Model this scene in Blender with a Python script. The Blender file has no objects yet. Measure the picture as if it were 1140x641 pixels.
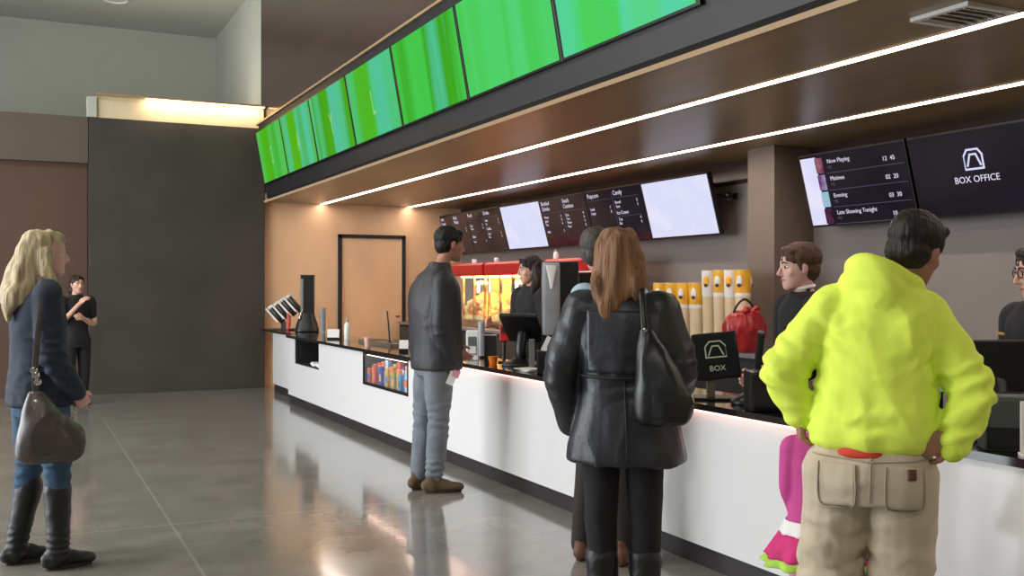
import bpy, bmesh, math, random
from mathutils import Vector, Matrix, noise
random.seed(7)
C = bpy.context.scene.collection
PI = math.pi
# ---------------------------------------------------------------- camera facts
F_PX, CX, HY, EYE = 1130.0, 570.0, 319.0, 1.48
YAW = math.atan2(550.0, 1130.0)                  # camera turned this much to the right of +Y
FW = Vector((math.sin(YAW), math.cos(YAW), 0)); RT = Vector((math.cos(YAW), -math.sin(YAW), 0))

def at(px, d, z=0.0):
    r = (px - CX) / F_PX
    p = FW * d + RT * (r * d)
    return Vector((p.x, p.y, z))
def on_x(px, X):                                  # point of the vertical plane x = X seen in column px
    r = (px - CX) / F_PX
    return at(px, X / (FW.x + RT.x * r))
def zz(py, d): return EYE - (py - HY) * d / F_PX

# ---------------------------------------------------------------- materials
def lin(c):
    if isinstance(c, str):
        c = c.lstrip('#'); c = [int(c[i:i+2], 16) / 255 for i in (0, 2, 4)]
    return tuple(((v / 12.92) if v <= .04045 else ((v + .055) / 1.055) ** 2.4) for v in c) + (1,)
MATS = {}
def mat(name, col, rough=.6, metal=0, vary=.12, vscale=8, stretch=(1, 1, 1), bump=0, bscale=60, bstretch=None, coat=0, trans=0, spec=.5, alpha=1, sheen=0):
    m = bpy.data.materials.new(name); m.use_nodes = True; MATS[name] = m
    nt = m.node_tree; b = nt.nodes['Principled BSDF']
    tc = nt.nodes.new('ShaderNodeTexCoord'); mp = nt.nodes.new('ShaderNodeMapping')
    mp.inputs['Scale'].default_value = stretch
    nt.links.new(tc.outputs['Object'], mp.inputs['Vector'])
    n = nt.nodes.new('ShaderNodeTexNoise'); n.inputs['Scale'].default_value = vscale; n.inputs['Detail'].default_value = 4
    nt.links.new(mp.outputs[0], n.inputs['Vector'])
    c = lin(col)
    r = nt.nodes.new('ShaderNodeValToRGB')
    r.color_ramp.elements[0].position = .3; r.color_ramp.elements[1].position = .7
    r.color_ramp.elements[0].color = tuple(max(0, v * (1 - vary)) for v in c[:3]) + (1,)
    r.color_ramp.elements[1].color = tuple(min(1, v * (1 + vary)) for v in c[:3]) + (1,)
    nt.links.new(n.outputs['Fac'], r.inputs['Fac']); nt.links.new(r.outputs[0], b.inputs['Base Color'])
    b.inputs['Roughness'].default_value = rough; b.inputs['Metallic'].default_value = metal
    b.inputs['Coat Weight'].default_value = coat; b.inputs['Coat Roughness'].default_value = .08
    b.inputs['Transmission Weight'].default_value = trans; b.inputs['Specular IOR Level'].default_value = spec
    b.inputs['Alpha'].default_value = alpha; b.inputs['Sheen Weight'].default_value = sheen
    if bump:
        n2 = nt.nodes.new('ShaderNodeTexNoise'); n2.inputs['Scale'].default_value = bscale; n2.inputs['Detail'].default_value = 5
        m2 = nt.nodes.new('ShaderNodeMapping'); m2.inputs['Scale'].default_value = bstretch or (1, 1, 1)
        nt.links.new(tc.outputs['Object'], m2.inputs['Vector']); nt.links.new(m2.outputs[0], n2.inputs['Vector'])
        bp = nt.nodes.new('ShaderNodeBump'); bp.inputs['Strength'].default_value = bump; bp.inputs['Distance'].default_value = .01
        nt.links.new(n2.outputs['Fac'], bp.inputs['Height']); nt.links.new(bp.outputs[0], b.inputs['Normal'])
    return m
def emis(name, col, strength, vary=0, vscale=6, stretch=(1, 1, 1), col2=None):
    m = bpy.data.materials.new(name); m.use_nodes = True; MATS[name] = m
    nt = m.node_tree; nt.nodes.remove(nt.nodes['Principled BSDF'])
    e = nt.nodes.new('ShaderNodeEmission'); e.inputs['Strength'].default_value = strength
    e.inputs['Color'].default_value = lin(col)
    if col2:
        tc = nt.nodes.new('ShaderNodeTexCoord'); mp = nt.nodes.new('ShaderNodeMapping'); mp.inputs['Scale'].default_value = stretch
        n = nt.nodes.new('ShaderNodeTexNoise'); n.inputs['Scale'].default_value = vscale; n.inputs['Detail'].default_value = 3
        r = nt.nodes.new('ShaderNodeValToRGB'); cr = r.color_ramp
        cr.elements[0].position = .32; cr.elements[1].position = .68
        cr.elements[0].color = lin(col)
        cr.elements[1].color = lin(col2[-1])
        for i, cc in enumerate(col2[:-1]):
            el = cr.elements.new(.32 + .36 * (i + 1) / len(col2)); el.color = lin(cc)
        nt.links.new(tc.outputs['Object'], mp.inputs['Vector']); nt.links.new(mp.outputs[0], n.inputs['Vector'])
        nt.links.new(n.outputs['Fac'], r.inputs['Fac']); nt.links.new(r.outputs[0], e.inputs['Color'])
    nt.links.new(e.outputs[0], nt.nodes['Material Output'].inputs['Surface'])
    return m

# ---------------------------------------------------------------- mesh helpers
def nb(): return bmesh.new()
def box(bm, x0, x1, y0, y1, z0, z1, bev=0):
    t = bmesh.new()
    bmesh.ops.create_cube(t, size=1)
    for v in t.verts:
        v.co = Vector(((x0 + x1) / 2 + v.co.x * (x1 - x0), (y0 + y1) / 2 + v.co.y * (y1 - y0), (z0 + z1) / 2 + v.co.z * (z1 - z0)))
    if bev: bmesh.ops.bevel(t, geom=t.edges[:], offset=bev, segments=2, affect='EDGES', profile=.6)
    merge(bm, t)
    return bm
def merge(bm, t, M=None):
    if M: bmesh.ops.transform(t, matrix=M, verts=t.verts)
    me = bpy.data.meshes.new('tmp'); t.to_mesh(me); t.free(); bm.from_mesh(me); bpy.data.meshes.remove(me)
def obox(bm, M, sx, sy, sz, bev=0):
    t = nb(); box(t, -sx / 2, sx / 2, -sy / 2, sy / 2, -sz / 2, sz / 2, bev); merge(bm, t, M)
def lathe(bm, prof, n=24, M=None, close=True):
    t = nb(); rings = []
    for r, z in prof:
        rings.append([t.verts.new((r * math.cos(2 * PI * i / n), r * math.sin(2 * PI * i / n), z)) for i in range(n)])
    for a, b in zip(rings, rings[1:]):
        for i in range(n): t.faces.new((a[i], a[(i + 1) % n], b[(i + 1) % n], b[i]))
    if close: t.faces.new(rings[0][::-1]); t.faces.new(rings[-1])
    merge(bm, t, M)
def prism(bm, pts, axis, a, b):
    """closed outline pts (2-D) swept between a and b along axis 'x','y' or 'z'"""
    t = nb()
    def P(p, s):
        return {'x': (s, p[0], p[1]), 'y': (p[0], s, p[1]), 'z': (p[0], p[1], s)}[axis]
    A = [t.verts.new(P(p, a)) for p in pts]; B = [t.verts.new(P(p, b)) for p in pts]
    n = len(pts)
    for i in range(n): t.faces.new((A[i], A[(i + 1) % n], B[(i + 1) % n], B[i]))
    t.faces.new(A[::-1]); t.faces.new(B)
    bmesh.ops.recalc_face_normals(t, faces=t.faces[:]); merge(bm, t)
def catmull(P, n):
    out = []; m = len(P)
    for i in range(m - 1):
        p0, p1, p2, p3 = P[max(i - 1, 0)], P[i], P[i + 1], P[min(i + 2, m - 1)]
        for k in range(n):
            t = k / n
            out.append([.5 * ((2 * b) + (-a + c) * t + (2 * a - 5 * b + 4 * c - d) * t * t + (-a + 3 * b - 3 * c + d) * t ** 3) for a, b, c, d in zip(p0, p1, p2, p3)])
    out.append(list(P[-1])); return out
def limb(bm, pts, radii, n=14, sub=5, flat=None, cap=True):
    """tapered tube through pts; radii a number or (across, along-flat) pair; flat = direction of the second radius"""
    rr = [(r, r) if not isinstance(r, (tuple, list)) else r for r in radii]
    K = catmull([list(p) + list(r) for p, r in zip(pts, rr)], sub)
    P = [Vector(k[:3]) for k in K]; R = [(max(k[3], 1e-4), max(k[4], 1e-4)) for k in K]
    t = nb(); rings = []; prev = None
    seq = []
    for i in range(len(P)):
        T = (P[min(i + 1, len(P) - 1)] - P[max(i - 1, 0)])
        if T.length < 1e-7: T = Vector((0, 0, 1))
        T.normalize()
        ref = Vector(flat) if flat is not None else (prev if prev is not None else (Vector((0, 1, 0)) if abs(T.y) < .9 else Vector((1, 0, 0))))
        V = ref - T * ref.dot(T)
        if V.length < 1e-4: V = T.orthogonal()
        V.normalize(); prev = V
        U = T.cross(V)
        seq.append((P[i], T, U, V, R[i]))
    def ring(c, U, V, ru, rv): return [t.verts.new(c + U * (ru * math.cos(2 * PI * j / n)) + V * (rv * math.sin(2 * PI * j / n))) for j in range(n)]
    if cap:
        c, T, U, V, r = seq[0]; m = min(r)
        for a in (80, 55, 28): rings.append(ring(c - T * m * math.sin(math.radians(a)), U, V, r[0] * math.cos(math.radians(a)), r[1] * math.cos(math.radians(a))))
    for c, T, U, V, r in seq: rings.append(ring(c, U, V, *r))
    if cap:
        c, T, U, V, r = seq[-1]; m = min(r)
        for a in (28, 55, 80): rings.append(ring(c + T * m * math.sin(math.radians(a)), U, V, r[0] * math.cos(math.radians(a)), r[1] * math.cos(math.radians(a))))
    for a, b in zip(rings, rings[1:]):
        for i in range(n): t.faces.new((a[i], a[(i + 1) % n], b[(i + 1) % n], b[i]))
    t.faces.new(rings[0][::-1]); t.faces.new(rings[-1])
    bmesh.ops.recalc_face_normals(t, faces=t.faces[:])
    merge(bm, t)
def ellip(bm, c, r, M=None, seg=16):
    t = nb(); bmesh.ops.create_uvsphere(t, u_segments=seg, v_segments=max(8, seg // 2), radius=1)
    S = Matrix.Translation(c) @ (M or Matrix.Identity(4)) @ Matrix.Diagonal((r[0], r[1], r[2], 1))
    merge(bm, t, S)
def rings(bm, L, yaw=0, n=28, sub=4, pw=2.3):
    """stack of horizontal superellipse rings: (u, v, z, half width, half depth[, extra yaw])"""
    K = catmull([list(l) + ([0] if len(l) == 5 else []) for l in L], sub); t = nb(); out = []
    for u, v, z, a, b, ex in K:
        w = yaw + ex; r = []
        for j in range(n):
            s = 2 * PI * j / n; cs, sn = math.cos(s), math.sin(s)
            x = max(a, .002) * math.copysign(abs(cs) ** (2 / pw), cs); y = max(b, .002) * math.copysign(abs(sn) ** (2 / pw), sn)
            r.append(t.verts.new((u + x * math.cos(w) - y * math.sin(w), v + x * math.sin(w) + y * math.cos(w), z)))
        out.append(r)
    for a, b in zip(out, out[1:]):
        for i in range(n): t.faces.new((a[i], a[(i + 1) % n], b[(i + 1) % n], b[i]))
    t.faces.new(out[0][::-1]); t.faces.new(out[-1]); bmesh.ops.recalc_face_normals(t, faces=t.faces[:]); merge(bm, t)

def link(name, me, m, parent=None, smooth=True):
    for p in me.polygons: p.use_smooth = smooth
    o = bpy.data.objects.new(name, me); C.objects.link(o)
    for mm in (m if isinstance(m, (list, tuple)) else [m]): me.materials.append(mm)
    if parent: o.parent = parent
    return o
def obj(name, bm, m, parent=None, smooth=False):
    me = bpy.data.meshes.new(name); bm.to_mesh(me); bm.free()
    o = link(name, me, m, parent, smooth)
    if smooth == 'auto' or smooth is True:
        try: me.set_sharp_from_angle(angle=math.radians(40))
        except Exception: pass
    return o
def tag(o, label=None, cat=None, group=None, kind=None):
    if label: o['label'] = label
    if cat: o['category'] = cat
    if group: o['group'] = group
    if kind: o['kind'] = kind
    return o
def thing(name, label, cat, loc=(0, 0, 0), rz=0, group=None):
    o = bpy.data.objects.new(name, None); C.objects.link(o); o.location = loc; o.rotation_euler = (0, 0, rz); o.empty_display_size = .1
    return tag(o, label, cat, group)
def struct(name, bm, m):
    o = obj(name, bm, m); o['kind'] = 'structure'; return o
def bxo(name, m, parent, x0, x1, y0, y1, z0, z1, bev=0):
    return obj(name, box(nb(), x0, x1, y0, y1, z0, z1, bev), m, parent)
def text_mesh(name, s, size, m, parent, M, depth=.002, align='LEFT', sx=1):
    cu = bpy.data.curves.new('t', 'FONT'); cu.body = s; cu.size = size; cu.extrude = depth; cu.align_x = align; cu.resolution_u = 3
    to = bpy.data.objects.new('t', cu); C.objects.link(to)
    dg = bpy.context.evaluated_depsgraph_get(); me = bpy.data.meshes.new_from_object(to.evaluated_get(dg))
    bpy.data.objects.remove(to); bpy.data.curves.remove(cu)
    me.name = name; me.transform(M @ Matrix.Diagonal((sx, 1, 1, 1)))
    me.materials.clear()
    return link(name, me, m, parent, False)
def remesh(bm, voxel, smooth=4, fn=None, fac=.5):
    """fuse overlapping closed shapes into one continuous surface"""
    me = bpy.data.meshes.new('r'); bm.to_mesh(me); bm.free()
    o = bpy.data.objects.new('r', me); C.objects.link(o)
    r = o.modifiers.new('r', 'REMESH'); r.mode = 'VOXEL'; r.voxel_size = voxel; r.adaptivity = 0
    if smooth:
        s = o.modifiers.new('s', 'SMOOTH'); s.iterations = smooth; s.factor = fac
    dg = bpy.context.evaluated_depsgraph_get()
    out = bpy.data.meshes.new_from_object(o.evaluated_get(dg))
    bpy.data.objects.remove(o); bpy.data.meshes.remove(me)
    if fn:
        N = [v.normal.copy() for v in out.vertices]
        for v, n in zip(out.vertices, N): v.co = v.co + n * fn(v.co, n)
        out.update()
    out.materials.clear()
    return out
def folds(amp=.006, sc=(9, 9, 4), creases=(), fine=.0):
    """cloth relief: broad drapes plus creases (centre, axis, reach, depth, waves per metre)"""
    cr = [(Vector(c), Vector(a).normalized(), r, d, f) for c, a, r, d, f in creases]
    def fn(p, n):
        q = Vector((p.x * sc[0], p.y * sc[1], p.z * sc[2]))
        s = amp * (1 - 2.2 * abs(noise.noise(q))) + amp * .5 * noise.noise(q * 2.3 + Vector((5, 1, 9)))
        for c, a, r, d, f in cr:
            e = p - c; w = math.exp(-e.length_squared / (r * r))
            if w > .02: s += d * w * math.sin(6.283 * f * e.dot(a) + 3.5 * noise.noise(p * 9) + 1.5 * noise.noise(p * 22))
        if fine: s += fine * noise.noise(p * 60)
        return s
    return fn
# ================================================================ materials
M_concrete = mat('polished_concrete', '#838079', .17, vary=.12, vscale=.9, stretch=(1, 1.5, 1), bump=.02, bscale=6, spec=.8, coat=.35)
nt = M_concrete.node_tree                              # saw-cut joints and sealer mottling
b_ = nt.nodes['Principled BSDF']; ramp = [n for n in nt.nodes if n.type == 'VALTORGB'][0]
tc = [n for n in nt.nodes if n.type == 'TEX_COORD'][0]
sx = nt.nodes.new('ShaderNodeSeparateXYZ'); nt.links.new(tc.outputs['Object'], sx.inputs[0])
def joint(axis, off, period, w):
    a = nt.nodes.new('ShaderNodeMath'); a.operation = 'ADD'; a.inputs[1].default_value = -off + 100 * period
    nt.links.new(sx.outputs[axis], a.inputs[0])
    b = nt.nodes.new('ShaderNodeMath'); b.operation = 'MODULO'; b.inputs[1].default_value = period; nt.links.new(a.outputs[0], b.inputs[0])
    c = nt.nodes.new('ShaderNodeMath'); c.operation = 'LESS_THAN'; c.inputs[1].default_value = w; nt.links.new(b.outputs[0], c.inputs[0])
    return c
j1 = joint('X', .85, 4.2, .018); j2 = joint('Y', 11.2, 4.6, .018)
mx = nt.nodes.new('ShaderNodeMath'); mx.operation = 'MAXIMUM'; nt.links.new(j1.outputs[0], mx.inputs[0]); nt.links.new(j2.outputs[0], mx.inputs[1])
n3 = nt.nodes.new('ShaderNodeTexNoise'); n3.inputs['Scale'].default_value = 3.5; n3.inputs['Detail'].default_value = 6; nt.links.new(tc.outputs['Object'], n3.inputs['Vector'])
ov = nt.nodes.new('ShaderNodeMix'); ov.data_type = 'RGBA'; ov.blend_type = 'OVERLAY'; ov.inputs[0].default_value = .35
nt.links.new(ramp.outputs[0], ov.inputs[6]); nt.links.new(n3.outputs['Fac'], ov.inputs[7])
jm = nt.nodes.new('ShaderNodeMix'); jm.data_type = 'RGBA'; jm.inputs[7].default_value = lin('#a3a29a')
jf = nt.nodes.new('ShaderNodeMath'); jf.operation = 'MULTIPLY'; jf.inputs[1].default_value = .5; nt.links.new(mx.outputs[0], jf.inputs[0])
nt.links.new(jf.outputs[0], jm.inputs[0]); nt.links.new(ov.outputs[2], jm.inputs[6]); nt.links.new(jm.outputs[2], b_.inputs['Base Color'])
rr = nt.nodes.new('ShaderNodeMapRange'); rr.inputs['To Min'].default_value = .06; rr.inputs['To Max'].default_value = .20
nt.links.new(n3.outputs['Fac'], rr.inputs['Value']); nt.links.new(rr.outputs[0], b_.inputs['Roughness'])

M_white_wall = mat('white_plaster', '#b3b5ac', .8, vary=.03, vscale=2)
M_ceiling = mat('ceiling_paint', '#b4b6b0', .9, vary=.03, vscale=2)
M_brown_wall = mat('brown_paint', '#523b2e', .7, vary=.06, vscale=1.5)
M_band = mat('taupe_paint', '#574c40', .7, vary=.06, vscale=1.5)
M_dark_panel = mat('charcoal_panel', '#3c3731', .75, vary=.18, vscale=1.6, stretch=(1, 1, 1), bump=.15, bscale=9)
M_tan = mat('tan_laminate', '#d6b08a', .5, vary=.07, vscale=2.5, stretch=(1, 1, .35))
M_taupe = mat('taupe_wall', '#7d7470', .65, vary=.05, vscale=1.2)
M_pillar = mat('pillar_paint', '#75675c', .6, vary=.04)
M_soffit = mat('lacquered_wood_soffit', '#95805f', .34, vary=.14, vscale=5, stretch=(1, .12, 1), coat=.0)
M_wood = mat('dark_lacquered_wood', '#402c27', .2, vary=.22, vscale=4, stretch=(1, .15, 1), coat=.0)
M_bronze = mat('bronze_trim', '#b79a76', .35, metal=.4)
M_black = mat('black_plastic', '#121214', .35, vary=.2)
M_blackmatte = mat('black_matte', '#19191b', .7, vary=.2)
M_ledge = mat('black_fascia', '#1b1b1f', .45, vary=.15)
M_top = mat('black_quartz', '#161514', .12, vary=.4, vscale=60, coat=.4)
M_whitegloss = mat('white_laminate', '#e6e6e6', .16, vary=.015, vscale=1, coat=.3)
M_toe = mat('toe_kick', '#2b2527', .5)
M_white = mat('white_paper', '#e8e6e2', .7, vary=.03)
M_grey = mat('grey_metal', '#8f9194', .35, metal=.6)
M_chrome = mat('chrome', '#c9c9c9', .15, metal=1)
M_red = mat('red_enamel', '#b1131a', .35, vary=.08)
M_cream = mat('cream_card', '#e0cba6', .65, vary=.06, vscale=5, stretch=(4, 4, .5))
M_yellow = mat('yellow_print', '#f0b42c', .55, vary=.1, vscale=20)
M_glass = mat('clear_plastic', '#e6ecee', .04, vary=.01, alpha=.05)
M_frost = mat('frosted_plastic', '#a9adb2', .25, vary=.15, vscale=6, alpha=.75)
M_popcorn = mat('popcorn', '#f2cf86', .8, vary=.25, vscale=30, bump=.6, bscale=40)
# emitters
M_led = emis('led_strip', '#ffeadb', 22)
M_edge = emis('glowing_edge_trim', '#e2c29c', .6)  # pale soffit edge trim, no lamp; weak emission paints its lit look
M_pink = emis('counter_led', '#ffb0a0', 4.5)
M_screenwhite = emis('white_screen', '#e4e6ff', .95, col2=['#dfe2ff', '#eceaff'], vscale=3)
M_screenwhite.name = 'lit_white_screen'
M_screentext = emis('screen_lettering', '#d9d4ea', 1.1)
M_screendim = emis('screen_rule', '#8c84a6', .45)
M_menu = mat('menu_screen_face', '#17131f', .18, vary=.3, vscale=2)
M_poplight = emis('popcorn_warmer_lamp', '#ffb866', 20)
def green(i):
    cols = [('#53a51a', ['#4fb820', '#58c65c', '#3fae1f']), ('#5fae14', ['#57b81c', '#58c8a0', '#4db02a']), ('#55b420', ['#49a81c', '#58c88c', '#5cc1a8']),
            ('#4fb41c', ['#50bb2c', '#52c884', '#58c8a8']), ('#44c440', ['#48cc50', '#3fa81a', '#5ad0a8']), ('#4ed068', ['#54d66c', '#4ccf58', '#5adb86']),
            ('#52d46e', ['#4ed65c', '#5cd8ac', '#5ada70'])][i]
    return emis('green_screen_picture', cols[0], .95, col2=cols[1], vscale=1.1 + .2 * (i % 3), stretch=(.2, 1.25, .08))

# ================================================================ the room
XF, XM, SOF, CEIL = 3.245, 3.10, 2.73, 6.05
XB = 6.45
struct('floor', box(nb(), -7.2, 6.7, -6.2, 20, -.15, 0), M_concrete)
struct('ceiling', box(nb(), -7.2, 3.5, -6.2, 19.4, CEIL, CEIL + .15), M_ceiling)
b = box(nb(), -7.2, 3.5, 19.2, 19.35, 0, CEIL); struct('wall_upper', b, M_white_wall)
b = box(nb(), 3.27, 3.42, 15.3, 19.2, 0, CEIL); struct('wall_side', b, M_white_wall)
b = box(nb(), .87, 3.262, 15.0, 15.3, 0, 3.8, .006); struct('wall_panel', b, M_dark_panel)
b = box(nb(), -7.05, .86, 15.12, 15.3, 0, 3.17); struct('wall_passage', b, M_brown_wall)
b = box(nb(), -7.05, .86, 15.02, 15.3, 3.17, 3.8); struct('trim_1', b, M_band)
b = box(nb(), 3.27, XB, 15.1, 15.3, 0, SOF); struct('wall_end', b, M_tan)
b = box(nb(), XB, XB + .15, -6.2, 15.3, 0, SOF + .1); struct('wall_back', b, M_taupe)
b = box(nb(), 3.269, XB + .15, -6.2, 15.3, SOF, SOF + .12); struct('ceiling_soffit', b, M_soffit)
b = box(nb(), 3.27, 3.42, -6.2, 15.3, SOF + .121, CEIL); struct('wall_bulkhead', b, M_wood)
b = box(nb(), 3.25, 3.268, -6.2, 15.08, SOF - .012, SOF + .012); struct('trim_2', b, M_edge)
b = box(nb(), 6.0, XB, 7.04, 7.40, 0, SOF); struct('wall_pillar', b, M_pillar)
b = box(nb(), XB - .02, XB, -6.2, 15.1, 2.50, SOF - .001); struct('trim_3', b, M_wood)
# closed sides: left wall with the shop-front glazing, rear wall
b = box(nb(), -7.2, -7.05, -6.2, 20, 0, .3); box(b, -7.2, -7.05, -6.2, 20, 4.4, CEIL); box(b, -7.2, -7.05, -6.2, 1, .3, 4.4); box(b, -7.2, -7.05, 13.5, 20, .3, 4.4)
struct('wall_left', b, M_white_wall)
b = nb()
for y in [1 + 2.08 * k for k in range(7)]: box(b, -7.16, -7.09, y - .04, y + .04, .3, 4.4)
box(b, -7.16, -7.09, 1, 13.5, 2.5, 2.58)
struct('window_1', b, M_blackmatte)
b = box(nb(), -7.2, 6.7, -6.35, -6.2, 0, CEIL); struct('wall_rear', b, M_white_wall)
# lit ledge over the dark panel: cream fascia, thin hood, lamp bar
t = thing('light_ledge', 'long cream ledge glowing warmly above the charcoal wall panel', 'light', (0, 0, 3.8))
M_creamf = mat('cream_fascia', '#d9c6a4', .7, vary=.04)
bxo('fascia', M_creamf, t, .97, 3.25, 15.02, 15.22, 0, .30)
bxo('hood', M_bronze, t, .97, 3.25, 14.90, 15.2, .30, .325)
bxo('end_block', M_white_wall, t, .85, .97, 14.98, 15.22, -.0, .28, .004)
bxo('diffuser', emis('ledge_lamp', '#ffd9a0', 5), t, 1.6, 3.24, 14.905, 14.93, .285, .299)
# door in the tan end wall: black frame flush with it
def Yx(px, Y):
    r = (px - CX) / F_PX; d = Y / (FW.y + RT.y * r); return (FW.x + RT.x * r) * d
x0, x1 = Yx(376, 15.1), Yx(450.5, 15.1)
ztop = 2.28
b = box(nb(), x0, x0 + .055, 15.05, 15.1, 0, ztop); box(b, x1 - .055, x1, 15.05, 15.1, 0, ztop); box(b, x0, x1, 15.05, 15.1, ztop - .055, ztop)
o = struct('door_1', b, M_blackmatte)
d_ = bxo('door_leaf', M_tan, o, x0 + .055, x1 - .055, 15.075, 15.1, 0, ztop - .055)
bxo('door_handle', M_chrome, o, x1 - .16, x1 - .1, 15.04, 15.075, 1.0, 1.03)
# ---- LED lines in the soffit
for X, w, lab in ((4.13, .075, 'long white light strip in the soffit nearer the lobby'), (5.52, .085, 'long white light strip in the soffit nearer the menu wall')):
    t = thing('light_strip', lab, 'light', (X, 0, SOF), group=None)
    bxo('diffuser', M_led, t, -w / 2, w / 2, -5, 15.06, -.006, .0)
    b = box(nb(), -w / 2 - .012, -w / 2, -5, 15.08, -.008, -.0); box(b, w / 2, w / 2 + .012, -5, 15.08, -.008, -.0)
    obj('housing', b, M_bronze, t)
# supply grille in the soffit
p = at(1072, 4.65)
t = thing('ceiling_vent', 'white square vent in the brown soffit above the box office', 'vent', (p.x, p.y, SOF - .0))
b = box(nb(), -.16, .16, -.16, -.13, -.02, -.001); box(b, -.16, .16, .13, .16, -.02, -.001); box(b, -.16, -.13, -.13, .13, -.02, -.001); box(b, .13, .16, -.13, .13, -.02, -.001)
obj('frame', b, M_white, t)
for k in range(5):
    t2 = nb(); obox(t2, Matrix.Translation((0, -.1 + .05 * k, -.012)) @ Matrix.Rotation(.6, 4, 'X'), .26, .035, .004); obj('slat', t2, M_white, t)
# recessed lobby downlights
for (x, y) in ((1.4, 17.3),):
    t = thing('ceiling_light', 'round recessed light in the high lobby ceiling', 'light', (x, y, CEIL))
    lt = nb(); lathe(lt, [(.16, -.0), (.2, -.012), (.17, -.02), (.15, -.004)], 28, close=False); obj('trim_ring', lt, M_white, t, True)
    lt = nb(); lathe(lt, [(.001, -.004), (.15, -.004)], 28, close=False); obj('lens', lt, mat('dull_lens', '#c9c9c2', .4), t)

# ================================================================ fascia cabinet and green screens
zb, zt, xb, xt = 2.97, 3.69, 3.262, 3.132
ye = [14.72, 13.26, 11.79, 10.30, 8.86, 7.345, 5.82, 4.33]
t = thing('screen_cabinet', 'long black fascia cabinet carrying the row of green screens', 'cabinet', (0, 0, 2.74))
b = nb(); prism(b, [(3.262, .0), (3.232, .03), (3.232, .19), (xt - .005, 1.0), (xt - .02, 1.06), (3.262, 1.06)], 'y', -3, 14.75); obj('housing', b, M_ledge, t)
b = box(nb(), xt - .045, 3.262, -3, 14.8, 1.06, 1.085); obj('top_trim', b, M_bronze, t)
names = ['farthest green screen of the overhead row, at the corner', 'second green screen from the far corner', 'third green screen from the far corner',
         'fourth green screen from the far corner, with a pale letter L', 'fifth green screen from the far corner', 'sixth green screen from the far corner',
         'seventh green screen from the far corner, cut by the top of the picture']
let = ['S', 'A', 'Y', 'L', '', '', '']
ang = math.atan2(.13, .72)
for i in range(7):
    ya, yb_ = ye[i], ye[i + 1]; yc = (ya + yb_) / 2; w = ya - yb_
    L = math.hypot(.72, .13)
    t = thing('video_screen', names[i], 'screen', (xb - .02, yc, zb)); t.rotation_euler = (0, -ang, 0); t['group'] = 'green video screens over the counter'
    bxo('bezel', M_black, t, -.045, -.004, -w / 2 + .003, w / 2 - .003, -.012, L + .012, .004)
    bxo('picture', green(i), t, -.049, -.0455, -w / 2 + .034, w / 2 - .034, .006, L - .006)
    if let[i]:
        Mx = Matrix.Translation((-.051, -.02, L * .30)) @ Matrix.Rotation(-PI / 2, 4, 'Z') @ Matrix.Rotation(PI / 2, 4, 'X')
        text_mesh('letter', let[i], .34, emis('pale_letter', '#93d784', .95), t, Mx, .001, 'CENTER', sx=.55)

# ================================================================ menu boards on the back wall
def board(ya, yb_, label, white=False):
    yc = (ya + yb_) / 2; w = ya - yb_
    t = thing('menu_screen', label, 'screen', (6.2, yc, 2.0)); t.rotation_euler = (0, -math.atan2(.16, .59), 0); t['group'] = 'menu screens on the back wall'
    L = .61
    bxo('bezel', M_black, t, 0, .05, -w / 2 + .004, w / 2 - .004, -.01, L + .01, .004)
    bxo('wall_bracket', M_blackmatte, t, .05, .20, -.1, .1, .18, .36)
    if white: bxo('picture', M_screenwhite, t, -.004, -.0002, -w / 2 + .02, w / 2 - .02, .008, L - .008)
    else: bxo('picture', M_menu, t, -.004, -.0002, -w / 2 + .012, w / 2 - .012, .004, L - .004)
    return t, w, L
def MT(y, z): return Matrix.Translation((-.006, y, z)) @ Matrix.Rotation(-PI / 2, 4, 'Z') @ Matrix.Rotation(PI / 2, 4, 'X')
def menu(t, w, L, cols):
    n = len(cols); cw = (w - .06) / n
    for i, (heads, rows) in enumerate(cols):
        y0 = w / 2 - .05 - i * cw
        zc = L - .075
        for h in heads:
            text_mesh('heading', h, .074, M_screentext, t, MT(y0, zc), .0004); zc -= .07
        bxo('rule', M_screendim, t, -.0055, -.0045, y0 - cw + .07, y0, zc + .035, zc + .038)
        zc -= .03
        for rname, price in rows:
            if rname.startswith('#'):
                text_mesh('heading', rname[1:], .058, M_screentext, t, MT(y0, zc - .03), .0004)
                zc -= .10; bxo('rule', M_screendim, t, -.0055, -.0045, y0 - cw + .07, y0, zc + .045, zc + .048)
            else:
                text_mesh('menu_line', rname, .046, M_screentext, t, MT(y0 - .01, zc), .0004)
                text_mesh('price', price, .046, M_screentext, t, MT(y0 - cw + .12, zc), .0004)
                zc -= .048
        if i: bxo('divider', M_screendim, t, -.0055, -.0045, y0 + .028, y0 + .032, .08, L - .05)
P = [8.06, 9.25, 10.45, 11.63, 12.82, 14.0, 15.06]
board(P[1], P[0], 'blank white menu screen at the near end of the menu row', True)
t, w, L = board(P[2], P[1], 'dark menu screen listing candy, beside the larger white screen')
menu(t, w, L, [(['Popcorn'], [('', ''), ('Small', '7'), ('Large', '8')]), (['Candy'], [('Boxed', '5'), ('Sour', '5'), ('#Ice Cream', ''), ('Cup', '4'), ('Bar', '4')])])
t, w, L = board(P[3], P[2], 'dark menu screen above the dispenser, beside the smaller white screen')
menu(t, w, L, [(['Bottled', 'Drinks'], [('Water', '4'), ('Juice', '4'), ('Tea', '4'), ('', ''), ('Milk', '3')]), (['Snack', 'Combos'], [('One', '9'), ('Two', '9'), ('Three', '9'), ('Four', '8')])])
board(P[4], P[3], 'blank white menu screen between dark ones above the popcorn machine', True)
t, w, L = board(P[5], P[4], 'dark menu screen just beyond the smaller white screen')
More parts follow.
